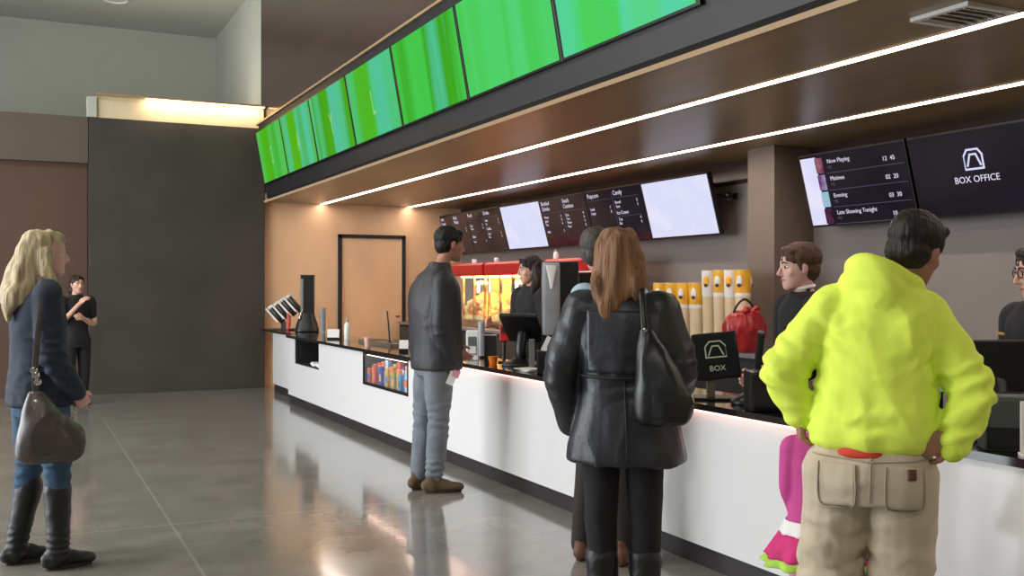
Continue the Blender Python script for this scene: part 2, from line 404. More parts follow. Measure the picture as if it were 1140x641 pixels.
menu(t, w, L, [(['Food'], [('', ''), ('Dog', '6'), ('Pizza', '8'), ('', ''), ('#Sides', ''), ('Fries', '4')]), (['Drinks'], [('Soda', '5'), ('Ice', '5'), ('#Coffee', ''), ('Latte', '4'), ('Tea', '3')])])
t, w, L = board(P[6], P[5], 'farthest dark menu screen, in the corner by the tan wall')
menu(t, w, L, [(['Hot', 'Food'], [('Nachos', '6'), ('Pretzel', '5')]), (['Kids', 'Meals'], [('One', '6'), ('Two', '7')])])
# box office pair
t, w, L = board(6.78, 5.62, 'showtimes screen with a white strip down its far edge, right of the pillar')
bxo('white_strip', M_screenwhite, t, -.0062, -.0045, w / 2 - .20, w / 2 - .02, .01, L - .02)
pc = [('#c88aa0', '#7d3050'), ('#c8bfe6', '#7a4a86'), ('#a9e0f0', '#b8dcf4'), ('#6a3a5a', '#3a2038')]
for k in range(4):
    z1 = L - .03 - k * .145
    bxo('poster_thumbnail', emis('poster_picture', pc[k][0], .7, col2=[pc[k][1]], vscale=12), t, -.0072, -.0045, w / 2 - .275, w / 2 - .19, z1 - .13, z1)
    text_mesh('film_title', ['Now Playing', 'Matinee', 'Evening', 'Late Showing Tonight'][k], .05, M_screentext, t, MT(w / 2 - .33, z1 - .055), .0004)
    text_mesh('film_note', 'PG', .035, M_screendim, t, MT(w / 2 - .33, z1 - .10), .0004)
    text_mesh('showtime', ['12  45', '02  20', '03  30', '10'][k], .05, M_screentext, t, MT(-w / 2 + .24, z1 - .10), .0004)
    bxo('rule', M_screendim, t, -.0055, -.0045, -w / 2 + .03, w / 2 - .30, z1 - .138, z1 - .1345)
t, w, L = board(5.60, 4.44, 'black BOX OFFICE screen with a white emblem')
text_mesh('lettering', 'BOX OFFICE', .068, M_screentext, t, MT(.02, .235), .0004, 'CENTER')
eb = nb()
cz, cy0 = .40, .02
def ebar(y0, z0, y1, z1, th=.014):
    a, c_ = Vector((-.006, y0, z0)), Vector((-.006, y1, z1)); dlt = c_ - a
    Mr = Matrix.Translation((a + c_) / 2) @ Vector((0, 0, 1)).rotation_difference(dlt).to_matrix().to_4x4()
    obox(eb, Mr, .0016, th, dlt.length + th * .8)
out = [(-.075, -.07), (-.075, .03), (-.045, .07), (.045, .07), (.075, .03), (.075, -.07)]
for q in range(6):
    a, c_ = out[q], out[(q + 1) % 6]; ebar(cy0 + a[0], cz + a[1], cy0 + c_[0], cz + c_[1])
ebar(cy0 - .025, cz + .035, cy0 - .055, cz - .045); ebar(cy0 + .025, cz + .035, cy0 + .055, cz - .045); ebar(cy0 - .025, cz + .035, cy0 + .025, cz + .035)
obj('emblem', eb, emis('emblem_white', '#dcdcff', 1), t)
# small camera on the wall beside the white screen
p = on_x(806, 6.3)
t = thing('security_camera', 'small black twin-lens camera on the taupe wall right of the white screen', 'camera', (XB, p.y, zz(214, 9.7)))
bxo('wall_plate', M_black, t, -.02, 0, -.03, .03, -.03, .03)
b = nb(); limb(b, [(-.02, 0, 0), (-.1, .0, 0), (-.14, .03, 0)], [.012, .012, .012]); obj('arm', b, M_black, t, True)
for s in (-1, 1):
    b = nb(); ellip(b, Vector((-.15, .02 + s * .085, 0)), (.04, .045, .035)); obj('lens_housing', b, M_black, t, True)

# ================================================================ counters
def body_with_opening(xf, xr, y0, y1, z0, z1, holes):
    b = nb(); ys = y0
    for (ha, hb, hz, dep) in sorted(holes):
        box(b, xf, xr, ys, ha, z0, z1); box(b, xf, xr, ha, hb, z0, hz); box(b, xf + dep, xr, ha, hb, hz, z1); ys = hb
    box(b, xf, xr, ys, y1, z0, z1)
    return b
XR = 3.68
def counter(label, xf, y0, y1, holes=()):
    t = thing('counter', label, 'counter', (0, 0, 0), group=None)
    obj('front_body', body_with_opening(xf, XR, y0, y1, .112, .83, list(holes)), M_whitegloss, t)
    bxo('toe_kick', M_toe, t, xf + .02, XR, y0 + .01, y1 - .01, 0, .112)
    return t
tR = counter('long white-fronted counter section running along the waiting customers', XF, -2.0, 8.268)
tM = counter('white counter section that steps forward, with candy display and black niche', XM, 8.272, 12.888, [(8.46, 9.76, .51, .42), (11.43, 12.56, .525, .4)])
tL = counter('short white counter section at the far end by the dark panel', XF, 12.892, 14.40)
# black quartz worktop, one continuous thing following the steps
b = nb(); prism(b, [(XF - .025, -2), (XF - .025, 8.245), (XM - .025, 8.245), (XM - .025, 12.91), (XF - .025, 12.91), (XF - .025, 15.0), (XR + .03, 15.0), (XR + .03, -2)], 'z', .832, .865)
o = obj('worktop', b, M_top); tag(o, 'continuous glossy black worktop over the white counters', 'counter top')
b = box(nb(), XF - .02, XF - .004, 3.1, 8.2, .822, .8325)
o = obj('light_strip', b, M_pink); tag(o, 'pinkish glow strip under the front edge of the black worktop', 'light')
# panel joints of the front, shallow grooves
for y in (.6, 3.0, 5.4, 7.6): pass
# candy window: black lining, glass, shelf, lamp
t = thing('candy_display', 'glazed candy window with black frame set in the white counter', 'display case', (XM, 9.11, .51))
hw = .65
b = box(nb(), .0, .41, -hw, -hw + .015, .0, .32); box(b, .0, .41, hw - .015, hw, .0, .32); box(b, .395, .41, -hw, hw, 0, .32); box(b, 0, .41, -hw, hw, .0, .012); box(b, 0, .41, -hw, hw, .305, .318)
obj('lining', b, M_blackmatte, t)
b = box(nb(), -.006, .006, -hw, hw, 0, .028); box(b, -.006, .006, -hw, hw, .302, .319); box(b, -.006, .006, -hw, -hw + .02, 0, .32); box(b, -.006, .006, hw - .02, hw, 0, .32)
obj('frame', b, M_black, t)
bxo('glass_pane', M_glass, t, .008, .012, -hw + .02, hw - .02, .028, .302)
bxo('lamp', emis('display_lamp', '#ffd2c0', 11), t, .03, .05, -hw + .03, hw - .03, .29, .303)
cc = ['#c65a3c', '#e0876a', '#b8472f', '#3156a8', '#2a3f86', '#4a7cc8', '#c9a13a', '#d4732e', '#88a23a', '#e08a5a', '#2f8fb8', '#205a9a', '#9fc3d6', '#d0533c']
cn = ['rust red', 'salmon', 'brick red', 'mid blue', 'navy', 'sky blue', 'mustard', 'burnt orange', 'olive green', 'peach', 'teal', 'deep blue', 'pale blue', 'scarlet']
for k in range(14):
    y = 9.11 + hw - .055 - k * .0905; h = .15 + .05 * ((k * 37) % 5) / 4
    t = thing('candy_box', cn[k] + ' candy box in the counter window', 'candy box', (XM + .05 + .02 * (k % 2), y, .5225), group='candy boxes in the counter window')
    mm = mat('candy_print', cc[k], .45, vary=.3, vscale=25)
    bxo('carton', mm, t, -.015, .02, -.036, .036, 0, h, .003)
    bxo('label_panel', mat('candy_label', cc[(k * 5 + 3) % 14], .45, vary=.35, vscale=40), t, -.0165, -.0152, -.028, .028, h * .25, h * .6)
for k in range(11):
    y = 9.11 + hw - .10 - k * .115
    t = thing('candy_box', cn[(k * 5 + 2) % 14] + ' candy box in the back row of the counter window', 'candy box', (XM + .15, y, .5225), group='candy boxes in the back row')
    mm = mat('candy_print', cc[(k * 5 + 2) % 14], .45, vary=.3, vscale=25)
    bxo('carton', mm, t, -.02, .02, -.045, .045, 0, .20 + .02 * (k % 3), .003)
    bxo('label_panel', mat('candy_label', '#f0d8c8', .5, vary=.3, vscale=40), t, -.0215, -.0202, -.035, .035, .12, .18)
# niche with paper stacks
t = thing('black_niche', 'open black niche in the far white counter', 'niche', (XM, 11.995, .525))
b = box(nb(), .01, .39, -.563, -.55, 0, .305); box(b, .01, .39, .55, .563, 0, .305); box(b, .37, .39, -.55, .55, 0, .305); box(b, .01, .37, -.55, .55, .0, .012)
obj('lining', b, M_blackmatte, t)
for k, (y, w_) in enumerate(((11.62, .2), (11.85, .18))):
    b = nb()
    for q in range(4): obox(b, Matrix.Translation((0, 0, .006 + q * .011)) @ Matrix.Rotation(.12 * (q % 3 - 1), 4, 'Z'), .2, w_, .010)
    o = obj('napkin_stack', b, M_white); o.location = (XM + .14, y, .538); tag(o, ['white napkin stack at the near end of the black niche', 'white napkin stack in the middle of the black niche'][k], 'napkins')

# back counter
t = thing('back_counter', 'long dark back counter under the menu screens', 'counter', (0, 0, 0))
bxo('cabinet_body', M_blackmatte, t, 5.35, 5.98, 6.5, 15.0, .0, .9)
bxo('worktop', M_grey, t, 5.32, 5.985, 6.48, 15.0, .9, .935)
for k in range(6):
    bxo('door', mat('cabinet_door', '#33302f', .5), t, 5.335, 5.352, 7.5 + k * 1.25, 8.7 + k * 1.25, .12, .86, .004)
# ================================================================ things on the counters
TOP = .865
M_mirrorless = None
def ontop(px, X, z=TOP):
    p = on_x(px, X); return (p.x, p.y, z)
# cup rack, far end
t = thing('cup_dispenser', 'slanted rack of black cup tubes with white rims at the far counter end', 'cup dispenser', (3.40, 14.42, TOP), -YAW)
b = box(nb(), -.20, .20, -.10, .10, 0, .02, .004); box(b, -.03, .03, -.03, .03, .02, .12); obj('base', b, M_black, t)
for k in range(4):
    M = Matrix.Translation((-.115 + k * .085, 0, .235 + k * .052)) @ Matrix.Rotation(math.radians(-42), 4, 'Y')
    b = nb(); lathe(b, [(.036, -.17), (.04, -.165), (.04, .10), (.036, .105)], 20, M); tb = obj('tube', b, M_black, t, True)
    b = nb(); lathe(b, [(.041, .09), (.050, .10), (.051, .125), (.043, .13), (.03, .10)], 20, M); obj('rim', b, M_white, tb, True)
    M2 = Matrix.Translation((-.155 + k * .085, -.052, .205 + k * .052)) @ Matrix.Rotation(math.radians(-42), 4, 'Y')
    b = nb(); obox(b, M2, .022, .004, .26, .001); obj('side_strip', b, M_white, tb)
b = nb(); limb(b, [(.02, -.07, .0), (.03, -.075, .12), (.02, -.07, .2)], [.028, .03, .022], flat=(0, 1, 0))
o = obj('snack_bag', b, mat('pink_red_print', '#c9504e', .5, vary=.4, vscale=30), smooth=True); o.location = (3.40, 14.30, TOP + .022); tag(o, 'small pink and red packet leaning by the cup rack', 'packet')
# tall black tower
t = thing('drink_dispenser', 'tall black dispenser tower on the far counter beside the cup rack', 'dispenser', ontop(342, 3.55), -YAW + .1)
b = nb(); rings(b, [(0, 0, 0, .155, .14), (0, 0, .02, .16, .145), (0, 0, .11, .14, .12), (0, 0, .2, .11, .10), (0, 0, .26, .095, .09)], 0, 28, 3, 3.2); obj('base', b, M_black, t, True)
b = box(nb(), -.085, .095, -.07, .08, .2, .76, .012); obj('body', b, M_black, t)
b = box(nb(), -.075, -.045, -.078, -.07, .3, .72, .002); obj('side_strip', b, M_grey, t)
b = nb(); limb(b, [(-.06, -.075, .30), (-.08, -.1, .24), (-.09, -.11, .18)], [.012, .012, .01]); obj('spout', b, M_chrome, t, True)
bxo('cap', M_black, t, -.09, .10, -.075, .085, .758, .775, .004)
# clear cup column
t = thing('cup_stack', 'slim stack of clear cups right of the black dispenser tower', 'cups', ontop(359.5, 3.6))
for k in range(6):
    b = nb(); z = .05 * k; lathe(b, [(.03, z), (.04, z + .075), (.043, z + .078), (.042, z + .082), (.036, z + .08), (.027, z + .005)], 18); obj('cup', b, M_frost, t, True)
def sign(px, X, w, h, z0, lab, rz=-YAW, name='sign_card'):
    x, y, z = ontop(px, X)
    t = thing(name, lab, 'sign', (x, y, z), rz)
    b = nb(); obox(b, Matrix.Translation((0, 0, h / 2 + z0)) @ Matrix.Rotation(-.15, 4, 'X'), w, .006, h, .001); obj('card', b, M_white, t)
    b = box(nb(), -w / 2, w / 2, -.02, .035, 0, max(.01, z0 + .004), .002); obj('holder', b, M_black, t)
sign(371, 3.30, .14, .10, .02, 'small white card on the black worktop right of the cup stack')
sign(449.5, 3.25, .085, .085, .03, 'small white card just left of the man in the grey jeans')
t = thing('dispenser_bottle', 'white pump bottle standing alone on the black worktop', 'bottle', ontop(386.5, 3.42))
b = nb(); lathe(b, [(.030, 0), (.034, .006), (.034, .17), (.028, .19), (.014, .20), (.014, .215)], 22); obj('body', b, M_white, t, True)
b = nb(); lathe(b, [(.017, .212), (.017, .235), (.006, .238), (.006, .27), (.012, .272), (.012, .28)], 16); limb(b, [(0, 0, .276), (-.04, 0, .274), (-.05, 0, .262)], [.006, .005, .004]); obj('pump', b, M_grey, t, True)
t = thing('paper_cup', 'small pinkish paper cup on the worktop edge above the candy window', 'cup', ontop(409, 3.22))
b = nb(); lathe(b, [(.024, 0), (.034, .09), (.037, .092), (.036, .096), (.031, .092), (.022, .005)], 22); obj('body', b, mat('pink_paper', '#dcb0aa', .6), t, True)
t = thing('serving_tray', 'long low metal tray on the black worktop above the candy window', 'tray', ontop(430, 3.55), 0)
b = box(nb(), -.14, .14, -.55, .55, 0, .006); box(b, -.14, -.13, -.55, .55, .006, .03); box(b, .13, .14, -.55, .55, .006, .03); box(b, -.14, .14, -.55, -.54, .006, .03); box(b, -.14, .14, .54, .55, .006, .03); obj('pan', b, mat('tray_steel', '#a0917c', .3, metal=.7), t)
b = nb(); limb(b, [(.145, -.2, .02), (.17, -.2, .03), (.17, .2, .03), (.145, .2, .02)], [.005] * 4, n=8); obj('handle', b, M_chrome, t, True)
t = thing('divider_post', 'thin black leaning post on the counter in front of the tan door', 'post', ontop(434, 3.6))
b = nb(); limb(b, [(0, 0, .0), (-.012, 0, .17), (-.03, 0, .35)], [.009, .009, .008], n=10); obj('rod', b, M_black, t, True)
b = nb(); lathe(b, [(.05, 0), (.05, .008), (.012, .016)], 20); obj('foot', b, M_black, t, True)
# right of the man
t = thing('napkin_dispenser', 'white upright napkin dispenser just right of the man in grey jeans', 'dispenser', ontop(526, 3.42), -YAW)
b = box(nb(), -.052, .052, -.05, .05, 0, .25, .01); obj('body', b, M_white, t)
bxo('face_plate', M_grey, t, -.035, .035, -.054, -.05, .05, .2, .002)
bxo('napkin', M_white, t, -.03, .03, -.058, -.052, .06, .12)
t = thing('cup_tube', 'slim pale grey cup tube behind the white napkin dispenser', 'cup dispenser', ontop(536, 3.6))
b = nb(); lathe(b, [(.03, 0), (.03, .30), (.034, .302), (.034, .312), (.02, .315)], 18); obj('tube', b, M_frost, t, True)
b = nb(); lathe(b, [(.045, 0), (.045, .012), (.03, .02)], 18); obj('foot', b, M_black, t, True)
t = thing('candle_cup', 'small amber cup glowing beside the white napkin dispenser', 'cup', ontop(549, 3.40))
b = nb(); lathe(b, [(.03, 0), (.042, .055), (.045, .06), (.038, .056), (.028, .006)], 20); obj('glass', b, mat('amber_glass', '#e07a2a', .2, vary=.2, alpha=.8), t, True)
b = nb(); lathe(b, [(.02, .006), (.028, .04), (.001, .042)], 16); obj('filling', b, emis('amber_glow', '#ff9440', 1.2), t, True)
t = thing('condiment_bin', 'dark square bin behind the amber cup', 'bin', ontop(546, 3.58), -YAW)
b = box(nb(), -.05, .05, -.05, .05, 0, .2, .006); obj('body', b, M_blackmatte, t); bxo('lid', M_grey, t, -.054, .054, -.054, .054, .2, .212, .003)
t = thing('paper_stack', 'flat white papers lying on the worktop below the black register', 'papers', ontop(590, 3.36))
for k in range(3):
    b = nb(); obox(b, Matrix.Translation((0, 0, .004 + .006 * k)) @ Matrix.Rotation(.15 * (k - 1), 4, 'Z'), .14, .22, .005); obj('sheet', b, M_white, t)
t = thing('card_holder', 'narrow grey upright holder in front of the black register', 'holder', ontop(592, 3.44), -YAW)
b = box(nb(), -.022, .022, -.02, .02, 0, .225, .004); obj('body', b, mat('grey_plastic', '#8a898a', .5), t); bxo('foot', M_black, t, -.035, .035, -.035, .035, 0, .012, .003)
t = thing('receipt', 'white receipt curling up beside the leather-jacket woman\'s left arm', 'paper', ontop(610, 3.34, TOP), -YAW)
b = nb(); obox(b, Matrix.Translation((0, 0, .21)) @ Matrix.Rotation(.45, 4, 'Y'), .06, .003, .11); obj('paper', b, M_white, t)
bxo('printer', M_black, t, -.075, .06, -.01, .13, 0, .165, .01)

def register(loc, rz, lab, sw=.36, sh=.27, tilt=.35, lift=.16):
    t = thing('cash_register', lab, 'cash register', loc, rz)
    b = nb(); rings(b, [(0, 0, 0, .14, .12), (0, 0, .018, .14, .12), (0, 0, .04, .10, .08), (0, 0, .06, .05, .04)], 0, 28, 3, 4); obj('base', b, M_black, t, True)
    b = nb(); limb(b, [(0, .0, .04), (0, .02, .12), (0, -.01, lift + sh * .35)], [(.045, .02)] * 3, flat=(0, 1, 0)); obj('neck', b, M_black, t, True)
    M = Matrix.Translation((0, -.02, lift + sh / 2)) @ Matrix.Rotation(-tilt, 4, 'X')
    b = nb(); obox(b, M, sw, .035, sh, .008); s = obj('monitor', b, M_black, t)
    b = nb(); obox(b, M @ Matrix.Translation((0, -.0185, .004)), sw - .03, .002, sh - .035); obj('display', b, mat('dark_display', '#14151b', .12), s)
    return t, M
# registers: local -Y is the side their screen faces
register(ontop(581, 3.52), math.radians(125), 'black cash register between napkin dispenser and the dark-haired server', tilt=.7, sw=.33, lift=.16)
t = thing('card_terminal', 'red and black card reader left of the black register', 'card reader', ontop(561, 3.55), -YAW)
b = nb(); limb(b, [(0, 0, 0), (0, .0, .18)], [.014, .014], n=10); obj('stand', b, M_black, t, True)
b = nb(); obox(b, Matrix.Translation((0, 0, .235)) @ Matrix.Rotation(-.4, 4, 'X'), .07, .03, .14, .008); s = obj('reader', b, M_red, t)
b = nb(); obox(b, Matrix.Translation((0, -.019, .265)) @ Matrix.Rotation(-.4, 4, 'X'), .05, .004, .05, .001); obj('display', b, M_black, s)
bxo('foot', M_black, t, -.05, .05, -.05, .05, 0, .012, .004)
# dispenser with clear front
t = thing('cup_dispenser', 'tall black cabinet with a frosted clear front left of the leather-jacket woman', 'dispenser', ontop(614, 3.52), -YAW)
bxo('casing', M_black, t, -.07, .2, .0, .16, 0, .80, .01)
b = nb(); rings(b, [(-.005, -.03, .26, .05, .03), (-.005, -.03, .29, .064, .045), (-.005, -.03, .5, .066, .05), (-.005, -.03, .74, .066, .05), (-.005, -.03, .79, .06, .04)], 0, 24, 3, 3.5); obj('clear_front', b, M_frost, t, True)
b = nb(); rings(b, [(-.005, -.085, .60, .008, .006), (-.005, -.085, .68, .022, .008), (-.005, -.085, .77, .042, .01)], 0, 16, 3); obj('funnel_label', b, M_white, t, True)
bxo('foot', M_grey, t, -.07, .07, -.08, .0, 0, .03, .004)

# customer display with emblem at the box office
t = thing('customer_display', 'black customer display with pale emblem beside the leather-jacket woman', 'monitor', ontop(797, 3.44), -math.radians(34))
M = Matrix.Translation((0, 0, .235)) @ Matrix.Rotation(math.radians(-14), 4, 'X') @ Matrix.Rotation(math.radians(-6), 4, 'Y')
b = nb(); obox(b, M, .245, .04, .26, .012); mo = obj('monitor', b, M_black, t)
b = nb(); obox(b, M @ Matrix.Translation((0, -.021, 0)), .22, .002, .235); obj('display', b, mat('emblem_display', '#15171a', .15), mo)
M_emb = emis('emblem_pale', '#a9b094', .55)
eb2 = nb()
def eb2bar(x0, z0, x1, z1, th=.007):
    a, c_ = Vector((x0, 0, z0)), Vector((x1, 0, z1)); d_ = c_ - a
    obox(eb2, M @ Matrix.Translation((0, -.0228, .02)) @ Matrix.Translation((a + c_) / 2) @ Vector((0, 0, 1)).rotation_difference(d_).to_matrix().to_4x4(), th, .0012, d_.length + th * .8)
out2 = [(-.055, -.03), (-.055, .03), (-.03, .058), (.03, .058), (.055, .03), (.055, -.03)]
for q in range(6):
    a, c_ = out2[q], out2[(q + 1) % 6]; eb2bar(a[0], a[1], c_[0], c_[1])
eb2bar(-.018, .032, -.04, -.018); eb2bar(.018, .032, .04, -.018); eb2bar(-.018, .032, .018, .032)
obj('emblem', eb2, M_emb, mo)
text_mesh('lettering', 'BOX', .042, M_emb, mo, M @ Matrix.Translation((0, -.0225, -.085)) @ Matrix.Rotation(PI / 2, 4, 'X'), .0004, 'CENTER')
bxo('neck', mat('beige_plastic', '#8d8168', .5), t, -.05, -.005, -.02, .02, .012, .12, .004)
b = box(nb(), -.12, .11, -.09, .09, 0, .014, .004); obj('base', b, M_black, t)
# staff-side register beside it
t, M = register(ontop(840, 3.5), math.radians(50), 'black register monitor behind the emblem display, left of the hi-vis man', tilt=-.1, sw=.34, lift=.08, sh=.30)
b = nb(); obox(b, M @ Matrix.Translation((.172, 0, -.0)), .006, .037, .16, .002); obj('edge_strip', b, M_white, t)
t = thing('receipt_printer', 'black boxy printer on the worktop left of the hi-vis man\'s elbow', 'printer', ontop(868, 3.40), -YAW)
b = box(nb(), -.16, .11, -.08, .1, 0, .2, .02); obj('body', b, M_black, t); bxo('paper_slot', M_blackmatte, t, -.1, .05, -.03, .03, .198, .204); bxo('lid', M_blackmatte, t, -.15, .10, -.083, -.078, .03, .12, .002)
# right edge clutter
t = thing('receipt_printer', 'grey boxed printer on the worktop right of the hi-vis man', 'printer', ontop(1120, 3.36), -math.radians(40))
b = box(nb(), -.09, .09, -.06, .07, .0, .20, .012); obj('body', b, mat('grey_case', '#4a4d4c', .4), t); bxo('front_panel', M_black, t, -.08, .08, -.065, -.06, .01, .09, .003); bxo('lid', M_grey, t, -.085, .085, -.055, .065, .198, .21, .004)
bxo('paper_slot', M_blackmatte, t, -.06, .06, .0, .02, .209, .214)
register(ontop(1110, 3.56), math.radians(150), 'black register monitor in front of the server with glasses', tilt=.1, sw=.36, sh=.26, lift=.14)
t = thing('brochure_holder', 'white upright brochure holder at the right edge of the worktop', 'holder', ontop(1146, 3.29), -math.radians(40))
bxo('panel', M_white, t, -.03, .05, -.006, .006, .01, .20, .002); bxo('foot', M_white, t, -.03, .05, -.04, .04, 0, .01, .002)
t = thing('tablet', 'small blue-grey lit tablet behind the hi-vis man\'s right arm', 'tablet', ontop(1044, 3.55), -math.radians(35))
b = nb(); obox(b, Matrix.Translation((0, 0, .22)) @ Matrix.Rotation(-.2, 4, 'X'), .17, .012, .13, .004); s = obj('casing', b, M_black, t)
b = nb(); obox(b, Matrix.Translation((0, -.007, .22)) @ Matrix.Rotation(-.2, 4, 'X'), .15, .003, .11); obj('display', b, emis('tablet_blue', '#6f8fae', .8), s)
b = box(nb(), -.02, .02, -.01, .03, .01, .18, .003); box(b, -.08, .08, -.05, .08, 0, .012, .003); obj('stand', b, M_black, t)
t = thing('key_pad', 'low black box on the worktop under the blue-grey tablet', 'keypad', ontop(1040, 3.33), -math.radians(35))
b = box(nb(), -.1, .1, -.06, .06, 0, .10, .01); obj('body', b, M_black, t)
b = nb()
for i in range(4):
    for j in range(3): box(b, -.05 + i * .028, -.03 + i * .028, -.035 + j * .026, -.017 + j * .026, .099, .105, .001)
obj('keys', b, M_grey, t)

# ---------------------------------------------------------------- popcorn machines on the back counter
BT = .935
def popper(y0, y1, lab, lit=True):
    t = thing('popcorn_machine', lab, 'popcorn machine', (5.5, (y0 + y1) / 2, BT)); w = (y1 - y0) / 2; D = .55
    bxo('base', M_chrome if lit else M_black, t, 0, D, -w, w, 0, .10, .006)
    for sx_ in (0, D - .03):
        for s in (-w, -w / 3 - .012, w / 3 - .012, w - .03): 
            if sx_ == 0 or abs(s) > w / 2: bxo('frame_post', M_chrome if lit else M_black, t, sx_, sx_ + .03, s, s + .03, .10, .70)
    bxo('glass_pane', M_glass if lit else mat('dark_glass', '#16130f', .08, alpha=.92), t, .008, .012, -w + .03, w - .03, .10, .69)
    b = nb(); prism(b, [(-.02, .69), (-.045, .72), (-.045, .83), (-.02, .86), (D, .86), (D, .69)], 'y', -w - .01, w + .01); obj('canopy', b, M_red, t)
    bxo('canopy_trim', M_white if not lit else M_red, t, -.05, -.045, -w, w, .70, .712)
    bxo('back_panel', mat('warm_steel', '#e8b87a', .4, metal=.1) if lit else M_blackmatte, t, D - .02, D - .005, -w + .03, w - .03, .10, .69)
    if lit:
        bxo('lamp', M_poplight, t, .1, .42, -w + .08, w - .08, .672, .688)
        b = nb(); lathe(b, [(.09, 0), (.13, .03), (.13, .14), (.10, .17), (.02, .19)], 24, Matrix.Translation((.28, w * .25, .44))); k = obj('kettle', b, M_chrome, t, True)
        b = nb(); limb(b, [(.28, w * .25, .62), (.28, w * .25, .68)], [.012, .012], n=8); limb(b, [(.28, w * .25, .52), (.2, w * .0, .5), (.17, -w * .1, .53)], [.01, .01, .012], n=8); obj('kettle_arm', b, M_black, k, True)
        b = nb()
        for q in range(150):
            x = random.uniform(.06, .48); y = random.uniform(-w + .07, w - .07)
            h = .14 + .34 * math.exp(-((y + w * .2) / (w * .6)) ** 2) * (1 - abs(x - .27) * 1.4)
            r = random.uniform(.035, .06); ellip(b, Vector((x, y, max(.13, h - r * random.uniform(.2, 1)))), (r, r, r * .8), seg=8)
        box(b, .04, .5, -w + .05, w - .05, .10, .16)
        me = remesh(b, .014, 1, lambda p, n: .012 * noise.noise(p * 45)); o = link('popcorn', me, M_popcorn, t); o['kind'] = 'stuff'
    else:
        b = nb(); lathe(b, [(.09, 0), (.13, .03), (.13, .14), (.10, .17)], 24, Matrix.Translation((.28, 0, .4))); obj('kettle', b, M_chrome, t, True)
    return t
popper(10.93, 12.02, 'lit glass popcorn machine with red canopy beside the dark-haired server')
popper(12.12, 13.22, 'lit glass popcorn machine with red canopy behind the grey-jeans man')
popper(9.25, 10.34, 'unlit dark popcorn machine with red canopy, behind the leather-jacket woman', False)
t = thing('salt_shaker', 'small white shaker on top of the unlit popcorn machine', 'shaker', (5.6, on_x(619, 5.6).y, BT + .86))
b = nb(); lathe(b, [(.03, 0), (.034, .01), (.03, .07), (.022, .09)], 18); obj('body', b, M_white, t, True); b = nb(); lathe(b, [(.023, .088), (.023, .105), (.01, .115)], 18); obj('cap', b, M_grey, t, True)
for k, (px, lab) in enumerate(((528, 'small white jar on the popcorn machine behind the grey-jeans man'), (553, 'small white jar on the popcorn machine, left of the server'))):
    t = thing('storage_jar', lab, 'jar', (5.62, on_x(px, 5.62).y, BT + .86))
    b = nb(); lathe(b, [(.03, 0), (.035, .01), (.035, .05), (.025, .06)], 18); obj('body', b, M_white, t, True); b = nb(); lathe(b, [(.028, .058), (.028, .07)], 18); obj('lid', b, M_grey, t, True)
# tall popcorn tubs
M_darkprint = mat('dark_print', '#4a3440', .6)
def tub(x, y, h, white, lab, grp):
    t = thing('popcorn_tub', lab, 'popcorn tub', (x, y, BT), 0, grp)
    r0, r1 = (.056, .0705) if h > .6 else (.066, .085)
    b = nb(); lathe(b, [(r0, 0), (r1, h), (r1 + .004, h + .004), (r1 - .004, h + .002), (r1 - .006, h - .04)], 28); obj('body', b, M_cream, t, True)
    hb = .20; ra = r0 + (r1 - r0) * (h - hb) / h
    b = nb(); lathe(b, [(ra + .0012, h - hb), (r1 + .0012, h - .004)], 28, close=False); bd = obj('printed_band', b, M_white if white else M_yellow, t, True)
    b = nb(); lathe(b, [(ra - .0002, h - hb - .035), (ra + .0014, h - hb - .03), (ra + .0016, h - hb), (ra, h - hb + .002)], 28, close=False); obj('white_band', b, M_white, bd, True)
    for a in (math.radians(205), math.radians(325), math.radians(85)):
        b = nb(); c_ = Vector((math.cos(a) * (r1 - .002), math.sin(a) * (r1 - .002), h - hb * .5)); ellip(b, c_, (.012, .030, .052), Matrix.Rotation(a, 4, 'Z'), 12)
        obj('logo', b, M_yellow if white else M_white, bd, True)
        b = nb(); c_ = Vector((math.cos(a) * (r1 + .003), math.sin(a) * (r1 + .003), h - hb * .66)); ellip(b, c_, (.011, .020, .018), Matrix.Rotation(a, 4, 'Z'), 10)
        obj('logo_print', b, M_darkprint, bd, True)
for k, px in enumerate((737, 750, 763, 777)):
    p = on_x(px, 5.62); tub(p.x, p.y, .58, False, ['first', 'second', 'third', 'fourth'][k] + ' from the left of the shorter yellow-topped popcorn tubs', 'shorter popcorn tubs on the back counter')
for k, px in enumerate((790, 802.5, 815, 827)):
    p = on_x(px, 5.62); tub(p.x, p.y, .69, k % 2 == 0, ['leftmost', 'second from the left', 'third from the left', 'rightmost'][k] + ' of the taller orange and white popcorn tubs', 'taller popcorn tubs on the back counter')
# red gift basket
p = on_x(829, 5.2)
t = thing('gift_basket', 'red wrapped basket with a dark handle and bow beside the popcorn tubs', 'basket', (5.62, p.y - .25, BT))
p = on_x(829, 5.45); t.location = (p.x, p.y, BT)
b = nb(); rings(b, [(0, 0, 0, .12, .10), (0, 0, .05, .15, .12), (0, 0, .2, .185, .15), (0, 0, .3, .15, .12), (0, 0, .34, .08, .07)], 0, 28, 4)
me = remesh(b, .01, 2, folds(.008, (16, 16, 5))); link('wrap', me, mat('red_wrap', '#a32026', .3, vary=.35, vscale=14), t)
b = nb(); limb(b, [(-.13, 0, .22), (-.10, 0, .36), (0, 0, .44), (.1, 0, .36), (.13, 0, .22)], [.01] * 5, n=10); obj('handle', b, mat('dark_cane', '#2b1d18', .5), t, True)
b = nb()
for s in (-1, 1): limb(b, [(0, -.07, .33), (s * .05, -.09, .38), (s * .07, -.08, .34), (0, -.07, .33)], [(.006, .02)] * 4, flat=(0, 1, 0))
obj('bow', b, mat('red_ribbon', '#cf2b33', .35), t, True)
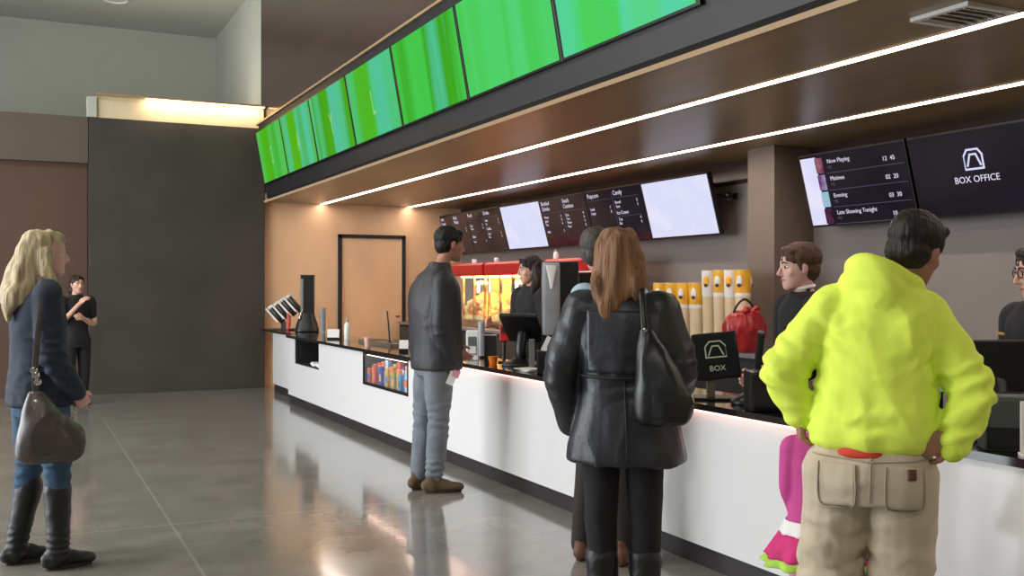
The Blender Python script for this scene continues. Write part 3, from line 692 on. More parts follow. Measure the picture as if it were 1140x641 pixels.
# ================================================================ people
class PF:
    """a person's own frame: origin on the floor, x to the picture's right of them, y away along the line of sight"""
    def __init__(s, px, d):
        s.px, s.d = px, d; s.phi = math.atan((px - CX) / F_PX); s.c = math.cos(s.phi); s.D = d / s.c
        s.loc = at(px, d); s.rz = -(YAW + s.phi)
    def __call__(s, px, py, v=0.0):
        k = 1 + v / s.D
        return ((px - s.px) * s.d * s.c / F_PX * k, v, EYE - (py - HY) * (s.d + v * s.c) / F_PX)
def skinmat(n, c): return mat(n, c, .5, vary=.05, vscale=20, bump=.05, bscale=120)
M_skin = skinmat('skin_fair', '#c99a86'); M_skin2 = skinmat('skin_tan', '#a87560'); M_skin3 = skinmat('skin_pale', '#d9ab9c')
M_eye = mat('eye_white', '#d8d4d0', .3); M_iris = mat('eye_dark', '#241a16', .2); M_lip = mat('lip', '#a2605a', .5)
def hairmat(n, c, c2=.4): return mat(n, c, .5, vary=c2, vscale=60, stretch=(1, 1, .07), bump=.7, bscale=110, bstretch=(1, 1, .05), spec=.3)
def hand(bm, w, d, n, t, curl=.5, s=1.0):
    """palm, four unequal bent fingers, thumb from the side of the palm; w wrist, d direction, n palm-facing normal, t thumb side"""
    w, d, n = Vector(w), Vector(d).normalized(), Vector(n); n = (n - d * n.dot(d)).normalized(); a = d.cross(n).normalized() * t
    limb(bm, [w, w + d * .035 * s, w + d * .085 * s], [(.026 * s, .02 * s), (.036 * s, .017 * s), (.04 * s, .014 * s)], n=12, sub=3, flat=n)
    for i, L in enumerate((.070, .079, .073, .057)):
        p = w + d * (.088 - .004 * abs(i - 1)) * s + a * (.032 - .0215 * i) * s; r = (.0088 - .0005 * i) * s; pts = [p - d * .02 * s, p]; ang = curl * .35
        for k, f in enumerate((.45, .32, .25)):
            ang += curl * (.55, .75, .5)[k]; dr = d * math.cos(ang) + n * math.sin(ang); p = p + dr * L * f * s; pts.append(p)
        limb(bm, pts, [r * 1.05, r * 1.05, r, r * .92, r * .8], n=8, sub=2)
    b0 = w + d * .03 * s + a * .028 * s; d1 = (d * .55 + a * .75 + n * .25).normalized(); d2 = (d * .85 + a * .2 + n * .5).normalized()
    limb(bm, [w + d * .015 * s + a * .012 * s, b0, b0 + d1 * .035 * s, b0 + d1 * .035 * s + d2 * .032 * s], [.014 * s, .014 * s, .0115 * s, .009 * s], n=8, sub=2)
def HM(c, th, pitch=0, roll=0, s=1.0):
    return Matrix.Translation(c) @ Matrix.Rotation(math.radians(th - 90), 4, 'Z') @ Matrix.Rotation(math.radians(-pitch), 4, 'X') @ Matrix.Rotation(math.radians(roll), 4, 'Y') @ Matrix.Scale(s, 4)
def head(bm, M, fem=0):
    t = nb(); w = 1 - .05 * fem
    rings(t, [(0, .058, -.118, .018, .016), (0, .05, -.108, .036 * w, .036), (0, .032, -.088, .05 * w, .058), (0, .014, -.055, .062 * w, .078), (0, .002, -.015, .069, .09),
              (0, -.004, .03, .074, .096), (0, -.006, .065, .071, .091), (0, -.008, .095, .056, .072), (0, -.008, .113, .033, .044), (0, -.008, .12, .012, .016)], 0, 28, 3, 2.15)
    ellip(t, Vector((0, .078, .024)), (.052, .018, .012))
    limb(t, [(0, .088, .018), (0, .101, -.008), (0, .110, -.028)], [.008, .009, .0125], n=10, sub=3)
    ellip(t, Vector((0, .098, -.034)), (.019, .012, .009))
    ellip(t, Vector((0, .083, -.062)), (.024, .012, .012)); ellip(t, Vector((0, .07, -.098)), (.022, .016, .016))
    for s in (-1, 1):
        ellip(t, Vector((s * .036, .060, -.024)), (.028, .020, .028))
        ellip(t, Vector((s * .074, -.004, -.006)), (.009, .019, .033), Matrix.Rotation(s * -.35, 4, 'Z'))
    merge(bm, t, M)
def face(o, M, brow='#3a2a20', glasses=False, lip=None):
    for s in (-1, 1):
        b = nb(); ellip(b, Vector((s * .031, .0755, .004)), (.0145, .012, .0095)); bmesh.ops.transform(b, matrix=M, verts=b.verts); e = obj('eye', b, M_eye, o, True)
        b = nb(); ellip(b, Vector((s * .031, .083, .004)), (.0085, .007, .0085)); bmesh.ops.transform(b, matrix=M, verts=b.verts); obj('iris', b, M_iris, e, True)
        b = nb(); limb(b, [(s * .014, .095, .026), (s * .032, .093, .031), (s * .05, .082, .025)], [.0035, .004, .0025], n=8); bmesh.ops.transform(b, matrix=M, verts=b.verts); obj('eyebrow', b, mat('brow', brow, .8), o, True)
    b = nb(); limb(b, [(-.023, .086, -.063), (-.008, .0965, -.060), (0, .0965, -.062), (.008, .0965, -.060), (.023, .086, -.063)], [.002, .0045, .004, .0045, .002], n=8)
    bmesh.ops.transform(b, matrix=M, verts=b.verts); obj('mouth', b, lip or M_lip, o, True)
    if glasses:
        b = nb()
        for s in (-1, 1):
            c = [(s * .033 + .025 * math.cos(a), .1 - .15 * abs(s * .033 + .025 * math.cos(a)) ** 1.3, .004 + .018 * math.sin(a)) for a in [k * PI / 6 for k in range(13)]]
            limb(b, c, [.0022] * 13, n=6, sub=2, cap=False)
            limb(b, [(s * .057, .09, .01), (s * .075, .05, .01), (s * .079, -.01, .004)], [.0022] * 3, n=6)
        limb(b, [(-.009, .099, .008), (.009, .099, .008)], [.0022] * 2, n=6)
        bmesh.ops.transform(b, matrix=M, verts=b.verts); g = obj('glasses', b, M_black, o, True)
def short_hair(o, M, m, vol=1.0, vox=.006):
    t = nb()
    ellip(t, Vector((0, -.018, .046)), (.083 * vol, .105 * vol, .083 * vol), seg=24)
    ellip(t, Vector((0, -.045, -.012)), (.075 * vol, .066 * vol, .068 * vol), seg=20)
    for s in (-1, 1): limb(t, [(s * .068, .02, .045), (s * .070, .018, .012), (s * .069, .012, -.012)], [.016, .012, .009], n=8)
    limb(t, [(-.05, .052, .082), (0, .066, .092), (.055, .048, .084)], [.02, .022, .02], n=10)
    me = remesh(t, vox, 2, lambda p, n: .004 * noise.noise(Vector((p.x * 55, p.y * 55, p.z * 25))) + .004 * noise.noise(p * 22))
    me.transform(M); return link('hair', me, m, o)
def strands(amp=.005, f=55): return lambda p, n: amp * noise.noise(Vector((p.x * f, p.y * f, p.z * 5))) + amp * noise.noise(Vector((p.x * f * .4, p.y * f * .4, p.z * 3)))
def default_J(h, th, **kw):
    a = math.radians(th); f = Vector((math.cos(a), math.sin(a), 0)); r = Vector((math.sin(a), -math.cos(a), 0))
    def P(x, y, z): return tuple(r * x * h + f * y * h + Vector((0, 0, z * h)))
    J = dict(f=f, r=r, head=P(0, .012, .93), neck=P(0, -.005, .845),
             sR=P(.107, 0, .80), sL=P(-.107, 0, .80), eR=P(.135, -.01, .62), eL=P(-.135, -.01, .62), wR=P(.13, .04, .47), wL=P(-.13, .04, .47),
             hR=P(.055, 0, .50), hL=P(-.055, 0, .50), kR=P(.058, .01, .27), kL=P(-.058, .01, .27), aR=P(.055, -.01, .052), aL=P(-.055, -.01, .052))
    J['P'] = P
    for k, v in kw.items(): J[k] = v
    return J
def torso(h, J, ws=.104, wt=.085, wh=.1, dp=.066, z0=.47, lean=(0, 0), out=1.0):
    """rings from hem to neck"""
    s = h * out; R = []
    for z, a, b in ((z0, wh, dp + .008), (.53, wh * .97, dp + .006), (.60, wt, dp), (.68, wt * 1.08, dp + .002), (.75, ws, dp), (.80, ws * .96, dp * .9), (.83, ws * .62, dp * .72), (.85, .036, .036)):
        k = (z - .5) / .35
        R.append((lean[0] * k, lean[1] * k, z * h, a * s, b * s))
    return R
def person(pf, label, J, th, R, skin, cat='person', hs=1.0, arm=(.045, .037, .026), leg=(.075, .052, .038), hp=(None, 0, 0), fem=0, hands=None, vox=.0065, hth=None, pitch=0, roll=0, prop=.86, fs=1.0, curl=.5):
    """one continuous body; R are the top garment's rings, the body fills them a little smaller"""
    bm = nb()
    rings(bm, [(u, v, z, a * prop, b * prop) for u, v, z, a, b in R], math.radians(th - 90), 24, 3)
    M = HM(Vector(J['head']), hth if hth is not None else th, pitch, roll, hs)
    nt_ = Vector(J['head']) + (M.to_3x3() @ Vector((0, -.018, -.055)))
    limb(bm, [J['neck'], (Vector(J['neck']) + nt_) / 2, nt_], [.058 * hs, .05 * hs, .05 * hs], n=14)
    head(bm, M, fem)
    for S, t in (('R', 1), ('L', -1)):
        limb(bm, [J['s' + S], J['e' + S], J['w' + S]], arm, n=14)
        hd = (hands or {}).get(S)
        d, n = hd if hd else (Vector(J['w' + S]) - Vector(J['e' + S]), J['r'] * (-t))
        hand(bm, J['w' + S], d, n, t if False else (1 if S == 'R' else -1) * 1, curl, fs)
        limb(bm, [J['h' + S], J['k' + S], J['a' + S]], leg, n=14)
        a = Vector(J['a' + S]); a.z = 0; ff = J.get('f' + S, J['f']); limb(bm, [a - ff * .02 + Vector((0, 0, .062)), a + ff * .05 + Vector((0, 0, .05)), a + ff * .10 + Vector((0, 0, .04))], [.026, .024, .016], n=12)
    me = remesh(bm, vox, 2)
    o = link('person', me, skin); o.location = pf.loc; o.rotation_euler = (0, 0, pf.rz); tag(o, label, cat)
    return o, M
def top(o, name, J, th, R, m, sl=(.075, .062, .045), vox=.009, sm=5, fn=None, extra=None, sleeve=1.0, cuff=True):
    bm = nb(); rings(bm, R, math.radians(th - 90), 32, 4)
    for S in 'RL':
        s, e, w = (Vector(J[k + S]) for k in 'sew'); w2 = e + (w - e) * sleeve
        if sleeve > 0: limb(bm, [s, s + (e - s) * .5, e, e + (w2 - e) * .55, w2], [sl[0], (sl[0] + sl[1]) / 2, sl[1], (sl[1] * .6 + sl[2] * .4), sl[2]], n=18)
        else: limb(bm, [s, s + (e - s) * .6], [sl[0], sl[1]], n=16)
    if extra: extra(bm)
    return link(name, remesh(bm, vox, sm, fn), m, o)
def trousers(o, name, J, th, R, m, lr=(.1, .08, .065), vox=.009, sm=4, fn=None, hem=0.0):
    bm = nb(); rings(bm, R, math.radians(th - 90), 28, 3)
    for S in 'RL':
        h, k, a = (Vector(J[q + S]) for q in 'hka'); a = a + Vector((0, 0, hem))
        limb(bm, [h, h + (k - h) * .5, k, k + (a - k) * .6, a], [lr[0], lr[0] * .92, lr[1], (lr[1] + lr[2]) / 2, lr[2]], n=18)
    return link(name, remesh(bm, vox, sm, fn), m, o)
def shoes(o, J, m, sole, L=.29, w=.05, boot=None, br=.062, name='shoe'):
    for S in 'RL':
        a = Vector(J['a' + S]); f = Vector(J.get('f' + S, J['f'])).normalized(); q = Vector((a.x, a.y, 0))
        bm = nb(); Z = Vector((0, 0, 1))
        limb(bm, [q - f * (L * .2) + Z * .052, q + f * (L * .12) + Z * .056, q + f * (L * .38) + Z * .044, q + f * (L * .62) + Z * .036], [(w * .78, .042), (w * .86, .046), (w, .034), (w * .72, .024)], n=18, flat=Z)
        limb(bm, [q - f * .02 + Z * .05, q - f * .02 + Z * .12], [w * .95, w * .88], n=16)
        if boot: limb(bm, [q - f * .01 + Z * .06, q + Z * .14, q + (Vector(J['k' + S]) * .999 - a).normalized() * boot], [br * .85, br * .84, br * 1.05], n=18, cap=True)
        me = remesh(bm, .008, 4, folds(.003, (12, 12, 12), [((q.x, q.y, .12), (0, 0, 1), .1, .004, 28)] if boot else ()))
        s = link(name, me, m, o)
        b = nb(); n = 20; pts = []
        r = Vector((f.y, -f.x, 0))
        for k in range(n):
            t = 2 * PI * k / n; c_ = math.cos(t); pts.append(q + f * (L * (.21 + .43 * c_)) + r * (w * (.85 + .12 * c_) * math.sin(t)))
        prism(b, [(p.x, p.y) for p in pts], 'z', 0.0, .022); obj('sole', b, sole, s)
from mathutils.bvhtree import BVHTree
def decal(o, name, host, poly, m, off=.003, nx=10, nz=10, side=-1):
    """thin patch lying on host's surface, seen from the -y side (side=-1); poly = (u0,z0,u1,z1) rectangle or list of polyline points with width"""
    bvh = BVHTree.FromPolygons([v.co[:] for v in host.data.vertices], [p.vertices[:] for p in host.data.polygons])
    def hit(u, z):
        h = bvh.ray_cast(Vector((u, 2.0 * side, z)), Vector((0, -side, 0)))
        return (h[0], h[1]) if h[0] else (None, None)
    bm = nb(); G = []
    if isinstance(poly, dict):
        P_, w = poly['line'], poly['w']; K = catmull([list(p) for p in P_], 6); prev = None
        for i, k in enumerate(K):
            t = Vector(K[min(i + 1, len(K) - 1)]) - Vector(K[max(i - 1, 0)]); t.normalize(); nn = Vector((-t.y, t.x)); row = []
            for s in (-1, 1):
                q = Vector(k) + nn * s * w / 2; h, hn = hit(q.x, q.y); row.append(bm.verts.new(h + Vector((0, side * off, 0))) if h else None)
            G.append(row)
    else:
        u0, z0, u1, z1 = poly
        for i in range(nz + 1):
            row = []
            for j in range(nx + 1):
                h, hn = hit(u0 + (u1 - u0) * j / nx, z0 + (z1 - z0) * i / nz); row.append(bm.verts.new(h + Vector((0, side * off, 0))) if h else None)
            G.append(row)
    for a, b in zip(G, G[1:]):
        for j in range(len(a) - 1):
            q = [a[j], a[j + 1], b[j + 1], b[j]]
            if all(q): bm.faces.new(q)
    ob = obj(name, bm, m, o, True)
    s = ob.modifiers.new('t', 'SOLIDIFY'); s.thickness = off * 1.2; s.offset = 0
    return ob

M_leather = mat('black_leather', '#26272d', .42, vary=.2, bump=.25, bscale=35, coat=.0)
M_leather2 = mat('black_leather_jacket', '#26262b', .55, vary=.2, bump=.2, bscale=30)
M_denimshirt = mat('dark_denim', '#232d3d', .8, vary=.15, vscale=30, bump=.2, bscale=150)
M_jeans = mat('blue_jeans', '#35506a', .85, vary=.2, vscale=9, bump=.2, bscale=160)
M_greyjeans = mat('grey_jeans', '#71777f', .85, vary=.16, vscale=8, bump=.2, bscale=160)
M_blackcloth = mat('black_cloth', '#131316', .85, vary=.2, vscale=12)
M_boot = mat('black_boot_leather', '#151413', .5, vary=.2, bump=.2)
M_hivis = mat('hi_vis_fleece', '#e9ff5c', .85, vary=.03, vscale=20, bump=.12, bscale=120)
M_khaki = mat('khaki_canvas', '#c2b29b', .85, vary=.08, vscale=12, bump=.15, bscale=150)
M_suede = mat('brown_suede', '#5f4c36', .9, vary=.15)
M_sole = mat('shoe_sole', '#2e241c', .8)

# ---- 1 the blonde woman at the left
pf = PF(45, 5.38); th = 15; h = 1.75
J = default_J(h, th, sR=(.03, -.155, 1.44), sL=(-.04, .16, 1.44), eR=(.055, -.20, 1.13), eL=(.0, .2, 1.14), wR=(.17, -.14, .93), wL=(.13, .18, .93),
              hR=(.045, -.07, .88), hL=(-.045, .08, .88), kR=pf(64, 520, -.09), kL=pf(33, 515, .1), aR=pf(65, 610, -.1), aL=pf(20, 604, .1), head=(.03, 0, 1.652), neck=(-.01, 0, 1.47))
R = [(0, 0, .86, .185, .165), (0, 0, .93, .18, .16), (-.005, 0, 1.05, .165, .14), (-.01, 0, 1.2, .165, .135), (-.015, 0, 1.33, .18, .13), (-.015, 0, 1.42, .175, .11), (-.01, 0, 1.465, .11, .08), (-.005, 0, 1.495, .06, .058)]
o, M = person(pf, 'blonde woman in dark denim shirt, jeans and tall black boots, standing in profile', J, th, R, M_skin3, hs=1.0, fem=1, leg=(.07, .048, .036), pitch=0, curl=.9, fs=.92)
face(o, M, '#7a6248')
top(o, 'shirt', J, th, R, M_denimshirt, (.078, .064, .045), fn=folds(.007, (9, 9, 4), [(J['eR'], (.2, 0, 1), .12, .008, 18), ((0, -.1, .95), (.3, 0, 1), .15, .006, 14)]))
PR = [(0, 0, .80, .15, .13), (0, 0, .86, .155, .14), (0, 0, .95, .14, .125)]
trousers(o, 'jeans', J, th, PR, M_jeans, (.095, .068, .036), fn=folds(.004, (10, 10, 5), [(J['kR'], (0, 0, 1), .12, .006, 16), (J['kL'], (0, 0, 1), .12, .006, 16)]), hem=.05)
shoes(o, J, M_boot, M_sole, .27, .045, boot=.42, br=.066, name='boot')
M_blonde = hairmat('blonde_hair', '#b9a684', .4)
bm = nb(); ya = math.radians(th - 90)
rings(bm, [(.01, 0, 1.782, .02, .02), (.015, 0, 1.771, .06, .075), (.012, 0, 1.745, .082, .102), (.004, 0, 1.712, .088, .106), (-.022, 0, 1.675, .092, .098), (-.05, 0, 1.62, .098, .092), (-.075, 0, 1.55, .11, .09), (-.085, 0, 1.48, .125, .1), (-.08, 0, 1.41, .13, .105), (-.06, 0, 1.35, .11, .09), (-.05, 0, 1.30, .06, .06)], ya, 28, 3)
limb(bm, [(.02, -.085, 1.66), (.03, -.10, 1.55), (.045, -.125, 1.45), (.05, -.17, 1.36), (.03, -.17, 1.29)], [.03, .035, .04, .035, .012], n=12)
limb(bm, [(-.09, -.07, 1.5), (-.14, -.09, 1.40), (-.15, -.1, 1.31)], [.05, .045, .015], n=12)
link('hair', remesh(bm, .008, 3, strands(.011, 34)), M_blonde, o)
# her bag
t = thing('handbag', 'slouchy grey-brown leather shoulder bag hanging at the blonde woman\'s side', 'handbag', pf.loc, pf.rz)
M_bag = mat('taupe_leather', '#4b423f', .35, vary=.2, bump=.2, bscale=25, coat=.2)
bm = nb(); rings(bm, [(.045, -.31, .60, .12, .03), (.045, -.31, .63, .155, .055), (.045, -.31, .70, .16, .07), (.02, -.31, .79, .115, .06), (-.005, -.30, .88, .07, .042), (-.02, -.29, .95, .03, .022)], 0, 28, 4)
limb(bm, [(.10, -.32, .79), (.16, -.32, .72), (.17, -.32, .66)], [.04, .05, .035], n=14)
link('body', remesh(bm, .008, 3, folds(.008, (9, 9, 5), fine=.0)), M_bag, t)
bm = nb(); limb(bm, [(-.02, -.285, .93), (-.025, -.275, 1.05), (-.015, -.262, 1.2), (.0, -.24, 1.35), (.005, -.21, 1.47), (.0, -.16, 1.515), (-.01, -.1, 1.535)], [(.016, .004)] * 7, n=10, flat=(0, 1, 0)); obj('strap', bm, M_bag, t, True)
bm = nb()
for (u, z) in ((-.03, 1.06), (-.02, 1.035), (-.012, 1.00)): lathe(bm, [(.012, -.004), (.018, 0), (.012, .004)], 14, Matrix.Translation((u, -.292, z)) @ Matrix.Rotation(PI / 2, 4, 'X'))
obj('buckle', bm, M_chrome, t, True)

# ---- 2 girl at the back
pf = PF(85, 12.7); th = -65; h = 1.62
J = default_J(h, th); Pp = J['P']; J['eR'] = Pp(.14, .03, .64); J['wR'] = Pp(.03, .11, .78); J['eL'] = Pp(-.13, .02, .63); J['wL'] = Pp(.0, .12, .67)
R = torso(h, J, .100, .08, .098, .062)
o, M = person(pf, 'distant dark-haired person in black with a hand raised to the chin', J, th, R, M_skin, fem=1, vox=.008, hs=.95)
face(o, M); top(o, 'shirt', J, th, R, M_blackcloth, (.07, .055, .045), sleeve=0, fn=folds(.004))
trousers(o, 'trousers', J, th, [(0, 0, .72, .15, .11), (0, 0, .82, .15, .11), (0, 0, .9, .13, .1)], M_blackcloth, (.09, .07, .06), hem=-.0)
shoes(o, J, M_boot, M_sole, .25, .042)
hh = short_hair(o, M, hairmat('dark_brown_hair', '#2d1d17'), 1.03)
bm = nb(); c = Vector(J['head']); f = J['f']
limb(bm, [c - f * .06 + Vector((0, 0, .02)), c - f * .085 + Vector((0, 0, -.08)), c - f * .09 + Vector((0, 0, -.16))], [.06, .07, .03], n=14); link('ponytail', remesh(bm, .008, 2, strands()), MATS['dark_brown_hair'], o)

# ---- 3 man in black jacket and grey jeans
pf = PF(485, 7.37); th = 35; h = 1.88
J = default_J(h, th, sR=(.055, -.15, 1.50), sL=(-.07, .16, 1.5), eR=(.04, -.19, 1.19), eL=(.0, .22, 1.2), wR=(.115, -.13, .95), wL=(.15, .24, 1.03), hR=(.02, -.07, .92), hL=(-.05, .08, .92),
              kR=(.02, -.08, .52), kL=(-.085, .08, .52), aR=pf(484, 527, -.08), aL=pf(467, 527, .07), head=(.105, .03, 1.79), neck=(.03, 0, 1.6),
              fR=Vector((.93, .2, 0)), fL=Vector((.75, .6, 0)))
R = [(.01, 0, .885, .205, .16), (.01, 0, .95, .205, .165), (0, 0, 1.1, .205, .16), (-.005, 0, 1.25, .215, .16), (-.01, 0, 1.38, .225, .155), (-.005, 0, 1.48, .22, .135), (.0, 0, 1.545, .17, .11), (.02, 0, 1.60, .1, .085), (.035, 0, 1.65, .07, .07)]
o, M = person(pf, 'tall man in black jacket and grey jeans standing at the counter by the candy window', J, th, R, M_skin2, hth=22, pitch=6, hs=1.03, fs=1.05)
face(o, M, '#1d1512'); short_hair(o, M, hairmat('black_hair', '#17120f'), 1.04)
jk = top(o, 'jacket', J, th, R, M_leather2, (.085, .07, .055), fn=folds(.008, (7, 7, 2.2), [(J['eR'], (.1, .2, 1), .09, .005, 13)]))
bm = nb(); limb(bm, [(-.045, -.035, 1.635), (-.015, -.06, 1.64), (.04, -.068, 1.63), (.085, -.05, 1.605)], [(.006, .02)] * 4, flat=(0, 0, 1)); obj('collar', bm, M_leather2, o, True)
trousers(o, 'jeans', J, th, [(0, 0, .84, .165, .125), (0, 0, .92, .165, .13), (0, 0, 1.0, .15, .12)], M_greyjeans, (.105, .078, .064), fn=folds(.005, (8, 8, 4), [(J['kR'], (0, .2, 1), .13, .007, 14), (J['kL'], (0, .2, 1), .13, .007, 14), ((J['aR'][0], J['aR'][1], .17), (0, 0, 1), .09, .009, 20)]), hem=.0)
shoes(o, J, M_suede, M_sole, .31, .052)
w = Vector(J['wR']); t = thing('ticket', 'folded pink and white ticket in the hand of the man in grey jeans', 'ticket', pf.loc, pf.rz)
bm = nb(); obox(bm, Matrix.Translation(w + Vector((.0, -.035, -.12))) @ Matrix.Rotation(.4, 4, 'Y'), .055, .004, .10, .001); pp = obj('paper', bm, M_white, t)
bm = nb(); obox(bm, Matrix.Translation(w + Vector((.03, -.038, -.09))) @ Matrix.Rotation(.4, 4, 'Y'), .05, .003, .05, .001); obj('pink_flap', bm, mat('pink_card', '#cf8f9c', .6), pp)

# ---- 4 woman in black leather jacket
pf = PF(690, 4.3); th = 84; h = 1.70
J = default_J(h, th, sR=(.165, 0, 1.375), sL=(-.155, 0, 1.375), eR=(.25, .0, 1.12), eL=(-.25, .0, 1.11), wR=(.235, .12, .95), wL=(-.205, .06, .90), hR=(.10, 0, .83), hL=(-.08, 0, .83),
              kR=(.108, .0, .45), kL=(-.078, .0, .45), aR=(.105, 0, .08), aL=(-.065, 0, .08), head=(-.008, .02, 1.602), neck=(0, .0, 1.43))
R = [(.03, 0, .745, .25, .17), (.03, 0, .80, .242, .168), (.025, 0, .92, .215, .155), (.015, 0, 1.06, .185, .14), (.01, 0, 1.13, .183, .138), (.005, 0, 1.26, .195, .138), (.005, 0, 1.345, .195, .125), (.003, 0, 1.405, .165, .105), (0, 0, 1.44, .10, .08), (0, .0, 1.47, .065, .065)]
o, M = person(pf, 'woman with long light-brown hair in black leather jacket, seen from behind', J, th, R, M_skin, fem=1)
face(o, M)
fn = folds(.011, (6, 6, 2.4), [(J['eL'], (.5, 0, 1), .10, .006, 14), (J['eR'], (-.5, 0, 1), .10, .006, 14), ((-.23, 0, 1.25), (.9, 0, 1), .12, .004, 9), ((.03, -.1, 1.1), (0, 0, 1), .12, .004, 12)])
jk = top(o, 'jacket', J, th, R, M_leather, (.088, .077, .058), fn=fn, vox=.008)
decal(o, 'back_flap', jk, (-.135, 1.125, .165, 1.38), M_leather, .007, 24, 16)
decal(o, 'waist_seam', jk, {'line': [(-.165, 1.11), (-.05, 1.105), (.08, 1.105), (.185, 1.11)], 'w': .012}, M_blackmatte, .009)
decal(o, 'centre_seam', jk, {'line': [(.02, 1.10), (.025, .95), (.03, .76)], 'w': .006}, M_blackmatte, .004)
bm = nb(); limb(bm, [(-.06, -.05, 1.46), (0, -.075, 1.468), (.06, -.05, 1.46)], [(.01, .025)] * 3, flat=(0, 0, 1)); obj('collar', bm, M_leather, o, True)
trousers(o, 'trousers', J, th, [(.015, 0, .80, .165, .12), (.015, 0, .87, .165, .12), (.01, 0, .95, .14, .11)], M_blackcloth, (.082, .066, .056), fn=folds(.004, (8, 8, 4)), hem=.1)
shoes(o, J, M_boot, M_sole, .26, .045, boot=.34, br=.068, name='boot')
M_brownhair = hairmat('light_brown_hair', '#825c3e', .45)
bm = nb()
rings(bm, [(-.01, .01, 1.731, .02, .02), (-.01, .01, 1.72, .06, .07), (-.01, .005, 1.69, .085, .1), (-.012, .0, 1.63, .098, .108), (-.012, -.015, 1.56, .106, .1), (-.015, -.03, 1.50, .112, .085), (-.022, -.05, 1.45, .098, .07), (-.04, -.08, 1.41, .065, .05), (-.045, -.10, 1.36, .035, .035), (-.045, -.11, 1.33, .015, .015)], 0, 30, 3)
limb(bm, [(.06, -.04, 1.60), (.068, -.07, 1.53), (.07, -.085, 1.47), (.068, -.09, 1.425)], [.04, .04, .03, .010], n=12)
limb(bm, [(-.07, -.04, 1.56), (-.085, -.08, 1.49), (-.09, -.10, 1.41)], [.035, .035, .010], n=12)
link('hair', remesh(bm, .007, 3, strands(.012, 34)), M_brownhair, o)
t = thing('handbag', 'black slouchy shoulder bag on the leather-jacket woman\'s right shoulder', 'handbag', pf.loc, pf.rz)
bm = nb(); rings(bm, [(.17, -.235, .93, .07, .03), (.17, -.235, .95, .10, .05), (.175, -.235, 1.02, .115, .06), (.155, -.225, 1.12, .09, .055), (.12, -.21, 1.24, .05, .035), (.10, -.2, 1.31, .02, .018)], math.radians(-8), 28, 4)
link('body', remesh(bm, .008, 3, folds(.008, (9, 9, 4))), mat('black_bag_leather', '#121214', .38, vary=.2, bump=.2, bscale=25), t)
bm = nb(); limb(bm, [(.10, -.2, 1.30), (.095, -.175, 1.38), (.09, -.13, 1.455), (.09, -.05, 1.485), (.09, .04, 1.45)], [(.012, .004)] * 5, n=10, flat=(0, 1, 0)); obj('strap', bm, M_black, t, True)
bm = nb(); lathe(bm, [(.010, -.003), (.015, 0), (.010, .003)], 16, Matrix.Translation((.098, -.222, 1.30)) @ Matrix.Rotation(PI / 2, 4, 'X')); obj('ring', bm, M_chrome, t, True)

# ---- 5 person hidden behind her
pf = PF(682, 5.45); th = 82; h = 1.79
J = default_J(h, th, head=(-.085, .03, 1.672), aL=pf(650, 600, .0), aR=pf(690, 612, -.05), kL=(-.085, .0, .5), kR=(.10, 0, .5))
J['aL'] = (-.165, .06, .08); J['aR'] = (.05, -.03, .08); J['kL'] = (-.125, .02, .5); J['kR'] = (.05, 0, .5)
J['sL'] = (-.15, 0, 1.42); J['eL'] = (-.19, 0, 1.1); J['wL'] = (-.15, .08, .86); J['sR'] = (.12, 0, 1.42); J['eR'] = (.165, 0, 1.1); J['wR'] = (.13, .1, .87); J['neck'] = (-.03, 0, 1.51)
R = torso(h, J, .09, .088, .098, .068)
o, M = person(pf, 'mostly hidden grey-haired person in pale blue shirt behind the leather-jacket woman', J, th, R, M_skin, vox=.008)
face(o, M); top(o, 'shirt', J, th, R, mat('pale_blue_cloth', '#9fb2c4', .8), (.078, .062, .045), fn=folds(.006))
short_hair(o, M, hairmat('grey_brown_hair', '#4b4440'), 1.08)
trousers(o, 'trousers', J, th, [(0, 0, .82, .16, .12), (0, 0, .9, .16, .12), (0, 0, .98, .15, .11)], mat('dark_trousers', '#2a2522', .8), (.095, .075, .062))
shoes(o, J, mat('orange_brown_leather', '#6a4230', .6), M_sole, .29, .05)

# ---- 6 man in hi-vis sweatshirt
pf = PF(965, 3.28); th = 78; h = 1.80
J = default_J(h, th, sR=(.165, .07, 1.385), sL=(-.10, .055, 1.405), eR=(.31, -.02, 1.16), eL=(-.262, .0, 1.20), wR=(.258, -.07, 1.005), wL=(-.212, .0, 1.07), hR=(.10, 0, .88), hL=(-.085, 0, .88),
              kR=(.105, .02, .50), kL=(-.118, .02, .50), aR=(.115, 0, .08), aL=(-.125, .0, .08), head=(.150, .115, 1.60), neck=(.055, .06, 1.49))
R = [(.012, .0, .965, .165, .118), (.015, 0, .985, .19, .142), (.02, .0, 1.04, .20, .148), (.025, .01, 1.12, .19, .14), (.027, .02, 1.22, .178, .134), (.03, .035, 1.32, .188, .132), (.03, .05, 1.39, .19, .122), (.032, .055, 1.445, .155, .105), (.04, .06, 1.49, .105, .088), (.05, .07, 1.53, .07, .07)]
hd = {'R': (Vector((-.95, -.30, -.12)), Vector((-.3, 1, 0))), 'L': (Vector((.10, .05, -1)), Vector((1, .1, 0)))}
o, M = person(pf, 'man in bright yellow hooded sweatshirt and khaki trousers, hands at his hips', J, th, R, M_skin2, hth=62, pitch=14, roll=10, hands=hd, curl=.8, hs=.98, vox=.006)
face(o, M, '#1d1512'); short_hair(o, M, hairmat('dark_hair', '#261d17'), 1.05)
